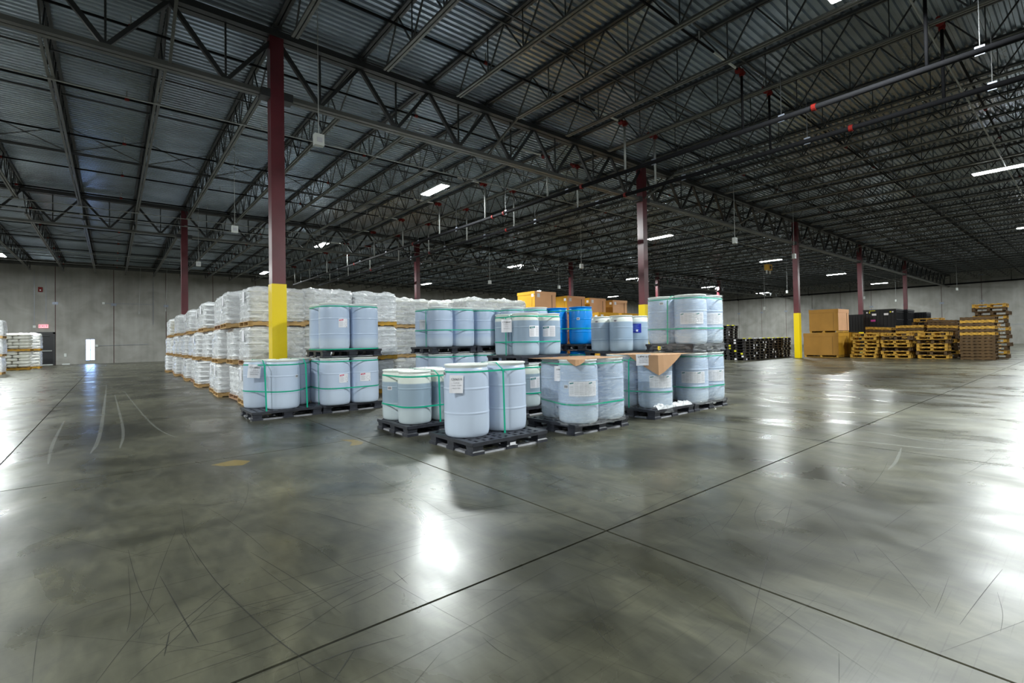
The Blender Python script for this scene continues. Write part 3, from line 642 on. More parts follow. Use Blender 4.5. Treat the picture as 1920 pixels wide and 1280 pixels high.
def strapping(centers, r, z, h, label, levels=(.90, .32), vert=(), over=True):
    """green bands round a group of drums: level loops, and upright loops over the top"""
    t = empty('strapping', (0, 0, 0), label=label, cat='strap', group='green plastic straps round drums'); cx = sum(c[0] for c in centers)/len(centers); cy = sum(c[1] for c in centers)/len(centers)
    t.location = (cx, cy, z)
    for lv in levels:
        rr = r*(.968 if lv > .8 else 1.006)+.004; m = MB(); P_ = ring([(a-cx, b-cy) for a, b in centers], rr); band(m, P_, h*lv-.011, h*lv+.011); band(m, [(x*1.004, y*1.004) for x, y in P_], h*lv-.011, h*lv+.011)
        m.build('level_strap', MT['green'], t)
    for ax, c in vert:
        P_ = ring([(a-cx, b-cy) for a, b in centers], r*.97+.004); m = MB(); w_ = .013
        if ax == 'x': ys = sorted(p[1] for p in P_); lo, hi = ys[0]-.012, ys[-1]+.012; u = c-cx; pts = [(u+.03, lo+.02, -.03), (u, lo, h*.9), (u, lo+.15, h+.004), (u, hi-.15, h+.004), (u, hi, h*.9), (u-.02, hi-.02, -.03)]
        else: xs = sorted(p[0] for p in P_); lo, hi = xs[0]-.012, xs[-1]+.012; u = c-cy; pts = [(lo+.02, u+.03, -.03), (lo, u, h*.9), (lo+.15, u, h+.004), (hi-.15, u, h+.004), (hi, u, h*.9), (hi-.02, u-.02, -.03)]
        for p, q in zip(pts, pts[1:]): m.bar(p, q, .018, .003) if abs(p[2]-q[2]) < .2 else m.quadbox([(p[0]-(w_ if ax == 'x' else .0015), p[1]-(w_ if ax == 'y' else .0015), p[2]), (p[0]+(w_ if ax == 'x' else .0015), p[1]-(w_ if ax == 'y' else .0015), p[2]), (p[0]+(w_ if ax == 'x' else .0015), p[1]+(w_ if ax == 'y' else .0015), p[2]), (p[0]-(w_ if ax == 'x' else .0015), p[1]+(w_ if ax == 'y' else .0015), p[2]),
                                                                                                    (q[0]-(w_ if ax == 'x' else .0015), q[1]-(w_ if ax == 'y' else .0015), q[2]), (q[0]+(w_ if ax == 'x' else .0015), q[1]-(w_ if ax == 'y' else .0015), q[2]), (q[0]+(w_ if ax == 'x' else .0015), q[1]+(w_ if ax == 'y' else .0015), q[2]), (q[0]-(w_ if ax == 'x' else .0015), q[1]+(w_ if ax == 'y' else .0015), q[2])])
        m.build('upright_strap', MT['green'], t)
    return t
def wrap(centers, r, z, h, label, off=.010, lo=-.02):
    """clear stretch film pulled round a group of drums"""
    P_ = ring(centers, r+off, 40); n = len(P_); m = MB(); nz = 14; L_ = []
    cx = sum(p[0] for p in P_)/n; cy = sum(p[1] for p in P_)/n
    for j in range(nz+1):
        zz = lo+(h+.01-lo)*j/nz
        for k, (x, y) in enumerate(P_):
            s = 1+.012*noise.noise(Vector((x*5, y*5, zz*9)))
            if j == 0: s *= 1.03
            m.v.append(((x-cx)*s, (y-cy)*s, zz))
    for j in range(nz):
        for k in range(n):
            k2 = (k+1) % n; m.f.append((j*n+k, j*n+k2, (j+1)*n+k2, (j+1)*n+k)); m.m.append(0)
    o = m.build('stretch_wrap', MT['filmc'], None, True, (cx, cy, z)); return tag(o, label, 'wrap', 'clear film round drums')
def paper(x, y, z, phi, code, lines, label, w_=.17, h=.215, tilt=.06, off=0.):
    """printed sheet hung on a load; phi turns it away from facing straight to the aisle"""
    th = math.atan2(y, x)+phi
    t = empty('paper_tag', (x, y, z), label=label, cat='paper', group='paper tags on drum loads'); t.rotation_euler = (-.05, tilt, th-PI/2)
    m = MB(); n = 5
    for k in range(n):
        a = -w_/2+w_*k/n; b = -w_/2+w_*(k+1)/n; ya = .006*math.sin(k*1.3); yb = .006*math.sin((k+1)*1.3)
        m.quadbox([(a, ya, -h/2), (b, yb, -h/2), (b, yb+.0008, -h/2), (a, ya+.0008, -h/2), (a, ya, h/2), (b, yb, h/2), (b, yb+.0008, h/2), (a, ya+.0008, h/2)])
    m.build('sheet', MT['paper'], t)
    text(code, w_*.215, (0, -.010, h*.27), t, MT['ink'], ext=.0004, name='printed_code')
    for k, s in enumerate(lines): text(s, w_*.12, (0, -.010, h*(.08-.15*k)), t, MT['inkg'], ext=.0004, name='printed_line')
    return t

def four(x, y, dx=.60, dy=.585, w_=PL, d_=PW): return [(x+w_/2-dx/2, y+d_/2-dy/2), (x+w_/2+dx/2, y+d_/2-dy/2), (x+w_/2-dx/2, y+d_/2+dy/2), (x+w_/2+dx/2, y+d_/2+dy/2)]
POSN = ['front left', 'front right', 'back left', 'back right']
# A: nearest pallet with two drums
plastic_pallet(3.27, 4.73, 0, 'nearest black plastic pallet, carrying only two drums')
MB().box((3.27+PL/2-.04, 4.728, .045), (3.27+PL/2+.05, 4.7305, .08)).build('pallet_sticker', [MT['paper']], pproto)
KIDS[pproto.name] = [k for k in KIDS[pproto.name]]
_st = [o for o in C.objects if o.name.startswith('pallet_sticker')][0]; _st.location = (-3.27, -4.73, 0); _st['label'] = 'small white sticker'
dA = drum('pale', 3.555, 5.26, .15, 'nearest pale blue drum, with paper tag C506310 hanging at its left', [('bar', -1.25, .80)])
drum('pale', 4.20, 5.27, .15, 'right drum of the two on the nearest pallet')
strapping([(3.555, 5.26), (4.20, 5.27)], DR, .15, DH, 'green straps round the two nearest drums, one running down between them', (.90,), (('x', 3.93),))
paper(*px_ if False else (3.27, 5.06), .83, .12, 'C506310', ('SL BULK', 'WHSE STOCK', 'RECEIVING'), 'white paper tag printed C506310 on the nearest drum', .17, .22, .05)
# B: four short drums part filled
plastic_pallet(3.24, 6.31, 0, 'black plastic pallet under four part-filled short drums, left of the nearest')
cB = four(3.18, 6.36, .54, .54)
for i, (x, y) in enumerate(cB): drum('part', x, y, .15, '%s of four short drums, part filled, behind the nearest pallet' % POSN[i], [('bar', -.55, .50)] if i == 2 else [])
strapping(cB, .25, .15, .775, 'green straps round the four part-filled short drums', (.90, .33), (('x', cB[0][0]+.27),))
# C: wrapped, cardboard on top
plastic_pallet(5.0, 4.71, 0, 'black plastic pallet under the film-wrapped drums with small cardboard tip')
cC = four(5.0, 4.71); cC[2] = (5.50, 5.50); cC[3] = (6.10, 5.51)
for i, (x, y) in enumerate(cC): drum('full', x, y, .15, '%s of four wrapped drums right of the nearest pallet' % POSN[i], {0: [('columns', .30, .50), ('bar', -.62, .53)], 2: []}.get(i, []))
strapping(cC, DR, .15, DH, 'green straps round the wrapped drums under the small cardboard tip', (.93, .30))
wrap(cC, DR, .15, DH, 'clear film round four drums right of the nearest pallet')
def card_sheet(x0, y0, x1, y1, z, aw, bw, drop, label):
    """sheet lying on the drums; its near corner is folded down: aw along x, bw along y, drop = how far the tip hangs"""
    t = empty('cardboard_sheet', (x0, y0, z), label=label, cat='cardboard', group='cardboard sheets on drum tops'); n = 7
    MB().poly([(aw*.3, 0, .003), (x1-x0, 0, .003), (x1-x0, y1-y0, .003), (0, y1-y0, .003), (0, bw*.3, .003)]).poly([(0, bw*.3, 0), (0, y1-y0, 0), (x1-x0, y1-y0, 0), (x1-x0, 0, 0), (aw*.3, 0, 0)]).build('sheet', MT['sheet'], t)
    m = MB(); top = []; low = []
    for k in range(2*n+1):
        u = k/n-1   # -1 on the y side .. 0 tip .. 1 on the x side
        p = Vector((u*aw, -.02-.012*math.sin(PI*abs(u)), 0)) if u > 0 else Vector((-.02-.012*math.sin(PI*abs(u)), -u*bw, 0))
        if abs(u) < .2: p += Vector((-.012, -.012, 0))*(1-abs(u)/.2)
        top.append(p+Vector((0, 0, .004))); low.append(p+Vector((-.02*(1-abs(u)), -.02*(1-abs(u)), -drop*(1-abs(u))**.92)))
    for k in range(2*n):
        m.poly([low[k], low[k+1], top[k+1], top[k]])
    m.poly([Vector((0, bw, .004))]+[q for q in top[1:-1]]+[Vector((aw, 0, .004)), Vector((aw*.3, 0, .004)), Vector((0, bw*.3, .004))])
    m.build('folded_flap', MT['sheet'], t); return t
card_sheet(5.04, 4.70, 6.20, 5.72, .15+DH+.002, .20, .17, .085, 'brown cardboard sheet with small rounded tip on the wrapped drums')
paper(5.03, 5.05, .86, -.45, 'C508', ('DC', 'WHSE', 'BULK'), 'narrow paper tag under film at the left of wrapped drums', .13, .22, 0)
# D and E: wrapped loads to the right, E two high
plastic_pallet(6.92, 4.71, 0, 'black plastic pallet under drums with the large folded cardboard flap')
plastic_pallet(8.16, 4.71, 0, 'lower black plastic pallet of the tall wrapped drum stack')
plastic_pallet(8.16, 4.72, 1.085, 'upper black plastic pallet of the tall wrapped drum stack')
cD = [(7.36, 5.00), (7.22, 5.58), (7.81, 5.53)]; cE = four(8.14, 4.71)
for i, (x, y) in enumerate(cD): drum('full', x, y, .15, '%s drum of three under the large folded cardboard flap' % ('front', 'back left', 'back right')[i], {0: [('columns', .45, .46)]}.get(i, []))
for i, (x, y) in enumerate(cE): drum('full', x, y, .15, '%s drum in the lower layer of the tall wrapped stack' % POSN[i], {0: [('columns', .1, .47)], 1: [('columns', .5, .47)]}.get(i, []))
for i, (x, y) in enumerate(cE): drum('full', x, y, 1.235, '%s drum in the upper layer of the tall wrapped stack' % POSN[i], {0: [('columns', .1, .47)], 1: [('columns', .5, .47)], 2: [('bar', -.1, .78)]}.get(i, []))
strapping(cD, DR, .15, DH, 'green straps round drums under the large folded cardboard flap', (.90, .31), (('y', 5.22),))
strapping(cE, DR, .15, DH, 'green straps round the lower drums of the tall wrapped stack', (.93, .31))
strapping(cE, DR, 1.235, DH, 'green straps round the upper drums of the tall wrapped stack', (.93, .31), (('y', 5.22),))
wrap(cD, DR, .15, DH, 'clear film round drums under the large folded cardboard flap', lo=-.07)
wrap(cE, DR, .15, DH, 'clear film round the lower layer of the tall drum stack')
wrap(cE, DR, 1.235, DH, 'clear film round the upper layer of the tall drum stack', lo=-.12)
def bunched(x0, y0, L_, n, label):
    m = MB(); w_ = .13; i0 = 0; cols = 30; rows = 6
    for a in range(cols+1):
        for b in range(rows+1):
            p = Vector((L_*a/cols, w_*(b/rows-.5), 0)); h = .05+.045*abs(noise.noise(p*17+Vector((n, 0, 0))))*2+.02*noise.noise(p*40)
            m.v.append((x0+p.x, y0+p.y+.03*noise.noise(p*6), .152+h*math.sin(PI*(b+.2)/(rows+.4))))
    for a in range(cols):
        for b in range(rows):
            k = a*(rows+1)+b; m.f.append((k, k+rows+1, k+rows+2, k+1)); m.m.append(0)
    o = m.build('bunched_wrap', MT['film']); return tag(o, label, 'wrap', 'bunched film at the pallet edge')
bunched(6.98, 4.76, 1.05, 3, 'bunched clear film along the pallet edge below the folded flap')
card_sheet(6.98, 4.66, 8.10, 5.80, .15+DH+.002, .66, .60, .33, 'brown cardboard sheet with large pointed flap hanging over grey drums')
paper(6.90, 4.90, .99, .0, 'L494161', ('RV BULK C', 'WHSE STK', 'RECEIVING'), 'white paper tag printed L494161 on the large cardboard flap', .24, .19, -.02)
# F and G: left group
plastic_pallet(1.90, 9.56, 0, 'black plastic pallet under three drums left of the nearest column foot')
plastic_pallet(3.13, 9.56, 0, 'lower black plastic pallet of the two-high stack right of nearest column')
plastic_pallet(3.13, 9.56, 1.08, 'upper black plastic pallet of the two-high stack right of nearest column')
cF = [(2.50, 9.90), (2.22, 10.43), (2.86, 10.40)]
for (x, y), nm, lb in zip(cF, ('front', 'left', 'right'), ([('bar', .95, .60)], [], [])): drum('pale', x, y, .15, '%s one of three pale drums before the nearest column' % nm, lb)
strapping(cF, DR, .15, DH, 'green straps round three pale drums before the nearest column', (.90, .36), (('x', 2.12), ('x', 2.83)))
paper(2.04, 10.04, .86, .25, 'C518055', ('SL BULK C', 'WHSE STOCK', 'RECEIVING'), 'white paper tag printed C518055 on drums before the nearest column', .22, .25, .12)
cG = four(3.11, 9.50, .60, .585)
for lv, z in ((0, .15), (1, 1.23)):
    for i, (x, y) in enumerate(cG): drum('pale' if lv == 0 else 'full', x, y, z, '%s drum, %s layer, two-high stack right of nearest column' % (POSN[i], ('lower', 'upper')[lv]), [('red', .62 if i == 0 else .1, .52)] if (i == 0 or (i == 1 and lv == 0)) else [])
strapping(cG, DR, .15, DH, 'green straps round lower drums right of the nearest column', (.93, .36), (('y', 9.8),))
strapping(cG, DR, 1.23, DH, 'green straps round upper drums right of the nearest column', (.93, .01))
# H: two pallets wide, two high
for k, x in enumerate((5.55, 6.79)):
    for lv, z in ((0, 0), (1, 1.08)): plastic_pallet(x, 9.56, z, '%s black pallet, %s half of the wide drum stack at centre' % (('lower', 'upper')[lv], ('left', 'right')[k]))
    cH = four(x, 9.50)
    for lv, z in ((0, .15), (1, 1.23)):
        for i, (a, b) in enumerate(cH): drum('pale' if lv == 0 else 'full', a, b, z, '%s drum, %s layer, %s half of the wide centre stack' % (POSN[i], ('lower', 'upper')[lv], ('left', 'right')[k]))
        strapping(cH, DR, z, DH, 'green straps, %s layer, %s half of the wide centre stack' % (('lower', 'upper')[lv], ('left', 'right')[k]), (.93, .42), (('y', 9.85),) if lv else ())
paper(5.52, 9.92, 1.75, .3, 'C50906', ('SL BULK', 'WHSE', 'STOCK'), 'small paper tag on upper left drum of the wide centre stack', .15, .22, 0)
# I: short drums two high behind the film-wrapped load
ix, iy = 5.58, 6.52
plastic_pallet(ix, iy, 0, 'lower black pallet of the short-drum stack with teal labels'); plastic_pallet(ix, iy, .925, 'upper black pallet of the short-drum stack with teal labels')
cI = four(ix-.02, iy-.02, .55, .52)
for lv, z in ((0, .15), (1, 1.075)):
    for i, (x, y) in enumerate(cI): drum('near' if lv else 'part', x, y, z, '%s short drum, %s layer, stack with teal labels' % (POSN[i], ('lower', 'upper')[lv]), [('teal', .75 if i == 0 else .15, .44)] if i < 2 else [])
    strapping(cI, .25, z, .775, 'green straps round the %s short drums with teal labels' % ('lower', 'upper')[lv], (.92, .32), (('y', cI[0][1]+.26),))
paper(5.50, 6.82, 1.62, .05, 'C528647', ('RV BULK C', 'WHSE', 'RECEIVING'), 'white paper tag printed C528647 on the short-drum stack', .19, .235, 0)
# L: pallet of drums behind, only tops show
plastic_pallet(7.28, 8.36, 0, 'lower black pallet hidden behind the short-drum stack'); plastic_pallet(7.28, 8.36, 1.08, 'upper black pallet hidden behind the short-drum stack')
cL = [(7.53, 9.10), (8.08, 8.86)]
for lv, z in ((0, .15), (1, 1.23)):
    for i, (x, y) in enumerate(cL): drum('full', x, y, z, '%s drum, %s layer, behind the short-drum stack' % (('left', 'right')[i], ('lower', 'upper')[lv]))
    strapping(cL, DR, z, DH, 'green straps on %s drums behind the short-drum stack' % ('lower', 'upper')[lv], (.92, .36))
# J: blue drums
jp = [(8.98, 8.20), (8.72, 8.80)]
o = plastic_pallet(9.62, 7.80, 0, 'lower black pallet under the bright blue drums', PI/2); o = plastic_pallet(9.62, 7.80, 1.08, 'upper black pallet under the bright blue drums', PI/2)
for lv, z in ((0, .15), (1, 1.23)):
    for i, (x, y) in enumerate(jp): drum('blue', x, y, z, '%s bright blue drum of the %s layer' % (('right', 'left')[i], ('lower', 'upper')[lv]), [('bar', -.2, .62)] if (lv and i == 0) else [])
    strapping(jp, DR, z, DH, 'green straps round the %s bright blue drums' % ('lower', 'upper')[lv], (.90, .42))
# K: short drums with a blue label
kx, ky = 8.24, 6.40
plastic_pallet(kx, ky, 0, 'lower black pallet of the short drums with a blue label'); plastic_pallet(kx, ky, .925, 'upper black pallet of the short drums with a blue label')
for lv, z in ((0, .15), (1, 1.075)):
    for i, (x, y) in enumerate(four(kx, ky, .56, .53)): drum('near', x, y, z, '%s short drum, %s layer, stack with blue label' % (POSN[i], ('lower', 'upper')[lv]), ([('blue', -.15, .50)] if (i == 1 and lv) else []) + ([('bar', -.5, .66)] if (i in (0, 2) and lv) else []))

# ------------------------------------------------------------------ wooden pallets
def wpallet_boards(seed=0):
    r_ = random.Random(seed); out = []
    for y in (0, PW/2-.02, PW-.04): out.append(('stringer', MB().box((0, y, .018), (PL, y+.04, .098))))
    for k in range(7): x = (PL-.09)*k/6; out.append(('board', MB().box((x, -.01, .098), (x+.09, PW+.01, .115))))
    for k in range(4): x = (PL-.1)*k/3; out.append(('bottom_board', MB().box((x, -.01, 0), (x+.1, PW+.01, .018))))
    return out
def joined(items):
    m = MB()
    for _, b in items:
        i = len(m.v); m.v += b.v; m.f += [tuple(q+i for q in f) for f in b.f]; m.m += b.m
    return m
WB = wpallet_boards(); WJ = {}
# ------------------------------------------------------------------ wrapped loads of bags
def bag_mesh(seed, mt):
    m = MB(); nu, nv = 14, 8; a, b, c = .305, .205, .078; off = Vector((seed*3.7, seed, 0))
    for s in (1, -1):
        i = len(m.v)
        for u in range(nu+1):
            for v in range(nv+1):
                x = 2*u/nu-1; y = 2*v/nv-1; e = max(0, (1-abs(x)**5)*(1-abs(y)**5))**.42
                z = c*e*(1+.16*noise.noise(Vector((x*2, y*2, 0))+off)); z *= (1 if s > 0 else .9)
                k = 1-.035*(y*y)*(1 if abs(x) > .8 else .3)
                m.v.append((a*x*k, b*y*(1-.05*x*x), s*z+.004*noise.noise(Vector((x*6, y*6, s))+off)))
        for u in range(nu):
            for v in range(nv):
                k = i+u*(nv+1)+v; f = (k, k+nv+1, k+nv+2, k+1); m.f.append(f if s > 0 else f[::-1]); m.m.append(0)
    return m
BAGMB = [bag_mesh(k, None) for k in range(3)]
BAG = {(k, mt): BAGMB[k].mesh('bag', MT[mt], True) for k in range(3) for mt in ('bag', 'bagc')}
def layer_pos(k):
    """five bags in a layer, the pattern turned from layer to layer"""
    P_ = [(.31, .21, 0), (.31, .62, 0), (.91, .31, 1), (.91, .31+.01, 1), (.31, .62, 0)]
    P_ = [(.305, .205, 0), (.305, .615, 0), (.83, .31, 1), (.305, .90, 0), (1.02, .31, 1)]
    a = [(.21, .30, 1), (.62, .30, 1), (1.01, .30, 1), (.31, .82, 0), (.91, .82, 0)]
    if k % 2: a = [(PL-x, PW-y, r_) for x, y, r_ in a]
    return a
def film_mesh(seed, h, sag=.0):
    """shrunken, wrinkled film shell over one load"""
    m = MB(); r_ = random.Random(seed); n1, n2, nz = 16, 14, 12; a, b = PL/2+.015, PW/2+.012; ringp = []
    for k in range(n1): ringp.append((-a+2*a*k/n1, -b))
    for k in range(n2): ringp.append((a, -b+2*b*k/n2))
    for k in range(n1): ringp.append((a-2*a*k/n1, b))
    for k in range(n2): ringp.append((-a, b-2*b*k/n2))
    n = len(ringp); off = Vector((seed*5.1, 0, 0))
    def P_(x, y, z):
        top = max(0, (z-h*.80)/(h*.2)); s = 1-.07*top**2; rx = x/a; ry = y/b; cr = (abs(rx)*abs(ry))**5*.045
        v = Vector((x*3.2, y*3.2, z*7))+off; d = .040*noise.noise(v)+.022*noise.noise(v*2.7)
        lay = .008*math.sin(z/.15*2*PI)
        return (x*(s-cr+d+lay)+a, y*(s-cr+d+lay)+b, z+.012*noise.noise(v*1.3+Vector((9, 0, 0))))
    for j in range(nz+1):
        for x, y in ringp: m.v.append(P_(x, y, h*j/nz))
    for j in range(nz):
        for k in range(n): k2 = (k+1) % n; m.f.append((j*n+k, j*n+k2, (j+1)*n+k2, (j+1)*n+k)); m.m.append(0)
    # crumpled top
    q = 12; i = len(m.v); s = .925
    for u in range(q+1):
        for v in range(q+1):
            x = (2*u/q-1)*a*s; y = (2*v/q-1)*b*s; e = min(1, 4*(1-max(abs(2*u/q-1), abs(2*v/q-1))))
            p = Vector((x*3, y*3, seed)); m.v.append((x+a, y+b, h-.005+e*(.035+.09*noise.noise(p)+.04*noise.noise(p*3)+sag)))
    for u in range(q):
        for v in range(q): k = i+u*(q+1)+v; m.f.append((k, k+q+1, k+q+2, k+1)); m.m.append(0)
    return m
LH = .765
FILM = [film_mesh(k, LH).mesh('stretch_wrap', MT['film'], True) for k in range(5)]
LAYJ = {}
def layers_joined(mt):
    if mt not in LAYJ:
        m = MB()
        for k in range(5):
            for x, y, r_ in layer_pos(k):
                b = BAGMB[(k+int(x*10)) % 3]; i = len(m.v); z = .118+.078+k*.148
                m.v += [(x+(-q[1] if r_ else q[0]), y+(q[0] if r_ else q[1]), z+q[2]) for q in b.v]; m.f += [tuple(t_+i for t_ in f) for f in b.f]; m.m += b.m
        LAYJ[mt] = m.mesh('bags', MT[mt], True)
    return LAYJ[mt]
WPJ = {}
def load(x, y, z, label, near=False, mt='bag', wm='wood', rz=0., film=True, jig=.03, group='wrapped pallet loads of white bags'):
    t = empty('bag_load', (x+R.uniform(-jig, jig), y+R.uniform(-jig, jig), z), rz+R.uniform(-.035, .035), label=label, cat='bag load', group=group)
    if wm not in WPJ: WPJ[wm] = (joined(WB).mesh('wood_pallet', MT[wm]), [(n_, b.mesh(n_, MT[wm])) for n_, b in WB])
    if near:
        p = bpy.data.objects.new('wood_pallet', None); C.objects.link(p); p.parent = t
        for n_, me in WPJ[wm][1]: ob(n_, me, p)
        for k in range(5):
            for bx, by, r_ in layer_pos(k):
                o = ob('bag', BAG[((k+int(bx*10)) % 3, mt)], t, (bx+R.uniform(-.012, .012), by+R.uniform(-.012, .012), .118+.078+k*.148), (PI/2 if r_ else 0)+R.uniform(-.04, .04))
    else:
        ob('wood_pallet', WPJ[wm][0], t); tag(ob('bags', layers_joined(mt), t), kind='stuff')
    if film: ob('stretch_wrap', R.choice(FILM), t, (0, 0, .112))
    if R.random() < .45 and film:
        MB().box((-.02, .3, .55), (-.018, .52, .80)).build('paper_label', MT['paper'], t)
    return t
TN = ['bottom', 'middle', 'top']
# the long row along the left aisle, three high
ys = [12.05+1.27*k+(.3 if k > 12 else 0) for k in range(16)]
for k, y in enumerate(ys):
    for lv in range(3):
        if k in (11,) and lv == 2: continue
        load(2.22+(.12*math.sin(k*2.1+lv)), y, lv*.885, '%s wrapped bag load, %s from the near end of the left aisle row' % (TN[lv], ORD[k] if k < 14 else ('next to last', 'last')[k-14]), near=k < 2, wm=('wood', 'woodr', 'wood')[(k+lv) % 3], mt='bag', jig=.045)
# front face of the block, to the right of the nearest column
for c, (x, y) in enumerate(((3.50, 12.1), (4.78, 12.25), (6.42, 13.2), (7.72, 13.35))):
    for lv in range(3):
        load(x, y, lv*(.90 if c < 2 else .885), '%s wrapped bag load, %s' % (TN[lv], ('just right of the nearest column', 'behind the two-high drum stack', 'behind the wide centre drum stack, left', 'behind the wide centre drum stack, right')[c]), near=(c < 2), mt='bag' if c < 2 else 'bagc', wm='wood' if c != 1 else 'woody')
for c, (x, y) in enumerate(((8.2, 12.0), (9.45, 12.2))):
    for lv in range(3): load(x, y, lv*.885, '%s wrapped bag load behind drums, %s of the last pair before the boxes' % (TN[lv], ('left', 'right')[c]), mt='bagc')
for c, (x, y) in enumerate(((5.4, 14.6), (6.7, 15.2), (8.1, 15.4), (9.5, 15.6), (10.9, 15.8))):
    for lv in range(3): load(x, y, lv*.90+(.0), '%s wrapped bag load in the second rank, %s from its left end' % (TN[lv], ORD[c]), mt='bagc')
# loads at the far left by the exit door
for c, (x, y) in enumerate(((-5.57, 42.6), (-4.9, 44.7))):
    for lv in range(2):
        o = load(x, y, lv*1.17, '%s bag load beside the exit door, %s one' % (('lower', 'upper')[lv], ('front', 'rear')[c]), near=(c == 0), mt='bagc', wm='woody', film=(c != 0)); o.scale = (1.30 if c == 0 else 1.0, 1.2, 1.30)
for lv in range(3): load(-5.78, 36.6, lv*.95, '%s bag load at the left edge of the picture' % TN[lv]).scale = (1.1, 1.1, 1.08)

# ------------------------------------------------------------------ cardboard bulk boxes
def bulk_box(x, y, z, a, b, h, label, mt='card', side='cardlit', lidh=.16, pallet=True, wm='woody', tab=True):
    t = empty('bulk_box', (x, y, z), label=label, cat='box', group='cardboard bulk boxes on pallets'); z0 = .13 if pallet else 0
    if pallet:
        m = MB()
        for yy in (.02, b/2-.05, b-.12): m.box((.02, yy, .02), (a-.02, yy+.1, .11))
        for xx in (.02, a/2-.05, a-.12): m.box((xx, .0, .11), (xx+.1, b, .13)); m.box((xx, .0, 0), (xx+.1, b, .02))
        m.build('pallet', MT[wm], t)
    w_ = .012; m = MB()
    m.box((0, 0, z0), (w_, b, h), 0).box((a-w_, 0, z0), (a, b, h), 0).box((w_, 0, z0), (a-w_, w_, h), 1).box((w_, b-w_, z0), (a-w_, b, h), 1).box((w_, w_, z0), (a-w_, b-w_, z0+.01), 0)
    m.build('carton', [MT[mt], MT[side]], t)  # x and y walls toned apart: light and shade painted into the colours
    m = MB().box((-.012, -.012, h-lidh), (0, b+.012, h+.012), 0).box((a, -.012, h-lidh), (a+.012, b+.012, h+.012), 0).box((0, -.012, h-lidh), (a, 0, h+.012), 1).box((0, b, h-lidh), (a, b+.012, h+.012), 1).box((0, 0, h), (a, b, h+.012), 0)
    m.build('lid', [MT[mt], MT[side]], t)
    m = MB().box((a*.80, -.014, z0+.02), (a*.81, -.001, h-lidh), 0).box((-.006, b*.16, z0+.04), (-.001, b*.165, h-lidh), 0); m.build('seam', MT['woodd'], t)
    if tab: m = MB().box((a*.1, -.016, h-lidh+.0-.12), (a*.1+.16, -.013, h-.08)).box((-.016, b*.05, h-lidh-.10), (-.013, b*.05+.14, h-.10)); m.build('paper_label', MT['paper'], t)
    return t
bulk_box(32.95, 9.80, 0, 1.9, 1.85, 1.44, 'large lower cardboard box right of the yellow-footed column', 'card', 'cardy', .2, tab=False)
bulk_box(33.1, 9.82, 1.46, 1.9, 1.55, 1.40, 'large upper cardboard box right of the yellow-footed column', 'card', 'cardlit', .2, tab=False)
bulk_box(35.1, 9.75, 0, 1.5, 1.8, 1.46, 'second lower cardboard box behind the large pair', 'cardy', 'cardy', .2, tab=False)
for k, (x, y, a) in enumerate(((13.5, 14.85, 1.22), (16.35, 15.75, 1.22), (18.2, 16.0, 1.22), (20.35, 16.3, 1.22))):
    bulk_box(x, y, 2.50, a, 1.1, .86, '%s from the left of the brown boxes above the blue drums' % ORD[k], 'cardy' if k < 3 else 'card', 'cardlit', .12)
    bulk_box(x, y, 1.25, a, 1.1, 1.24, 'middle box of the stack, %s from the left behind the drums' % ORD[k], 'cardy', 'cardlit', .12)
    bulk_box(x, y, 0, a, 1.1, 1.24, 'bottom box of the stack, %s from the left behind the drums' % ORD[k], 'cardy', 'cardlit', .12)
for k, (x, y) in enumerate(((15.2, 12.9), (16.75, 12.95), (18.2, 13.0))):
    for lv in range(2): bulk_box(x, y, lv*1.21, 1.25, 1.1, 1.2, '%s lidded yellow box, %s from the left, behind blue-labelled drums' % (('lower', 'upper')[lv], ORD[k]), 'cardy', 'cardy', .14, tab=lv == 1)

# ------------------------------------------------------------------ stacked black pallets, bins, wooden pallet stacks
def bp_mesh():
    d = MB().box((0, 0, .125), (PL, PW, .15)); b = MB()
    for x in (.08, PL/2-.0, PL-.08):
        for y in (.08, PW/2, PW-.08): b.taper(x, y, 0, .125, .075, .07, .06, .055)
    l = MB()
    for y in (.08, PW/2, PW-.08): l.box((.04, y-.05, 0), (PL-.04, y+.05, .02))
    return d.mesh('deck', MT['blackf']), b.mesh('blocks', MT['blackf']), l.mesh('runners', MT['blackf'])
BPM = bp_mesh()
def marked(mb, k, r_):
    return mb
def bpallet(x, y, z, label, marks=None, flip=False):
    t = empty('black_pallet', (x, y, z), label=label, cat='pallet', group='stacks of empty black plastic pallets')
    for me in BPM: ob(me.name.split('.')[0], me, t)
    if marks:
        m = MB()
        for (face, u, mi) in marks:
            if face == 'f': m.box((u, -.006, .03), (u+.12, -.001, .12), mi)
            elif face == 'l': m.box((-.006, u, .03), (-.001, u+.12, .12), mi)
            else: m.box((u, .05, .151), (u+.14, .17, .19), mi)
        m.build('marking', [MT['paper'], MT['lime'], MT['orange']], t)
    return t
rb = random.Random(4)
for s in range(5):
    x = 26.9+1.30*s; y = 12.45+.02*s
    for k in range(8):
        mk = []
        if rb.random() < .65: mk.append(('f', rb.choice([.05, 1.0]), 0 if rb.random() < .85 else 2))
        if s == 0: mk += [('l', rb.choice([.1, .5, .8]), rb.choice([0, 0, 1, 2]))]
        if k == 7: mk += [('t', .1, 1 if s != 1 else 0), ('t', .8, 1 if s != 1 else 0)]
        bpallet(x+rb.uniform(-.03, .03), y+rb.uniform(-.03, .03), k*.15, 'empty black pallet, %s from the floor, %s stack right of the drums' % (ORD[k], ORD[s]), mk)
for k in range(13):
    mk = [('f', rb.choice([.05, .5]), 0)] if rb.random() < .5 else []
    if k == 12: mk += [('t', .1, 1), ('t', .7, 1)]
    bpallet(27.65+rb.uniform(-.03, .03), 13.75+rb.uniform(-.03, .03), k*.152, 'empty black pallet, %s from the floor, in the taller stack behind' % ORD[k], mk)
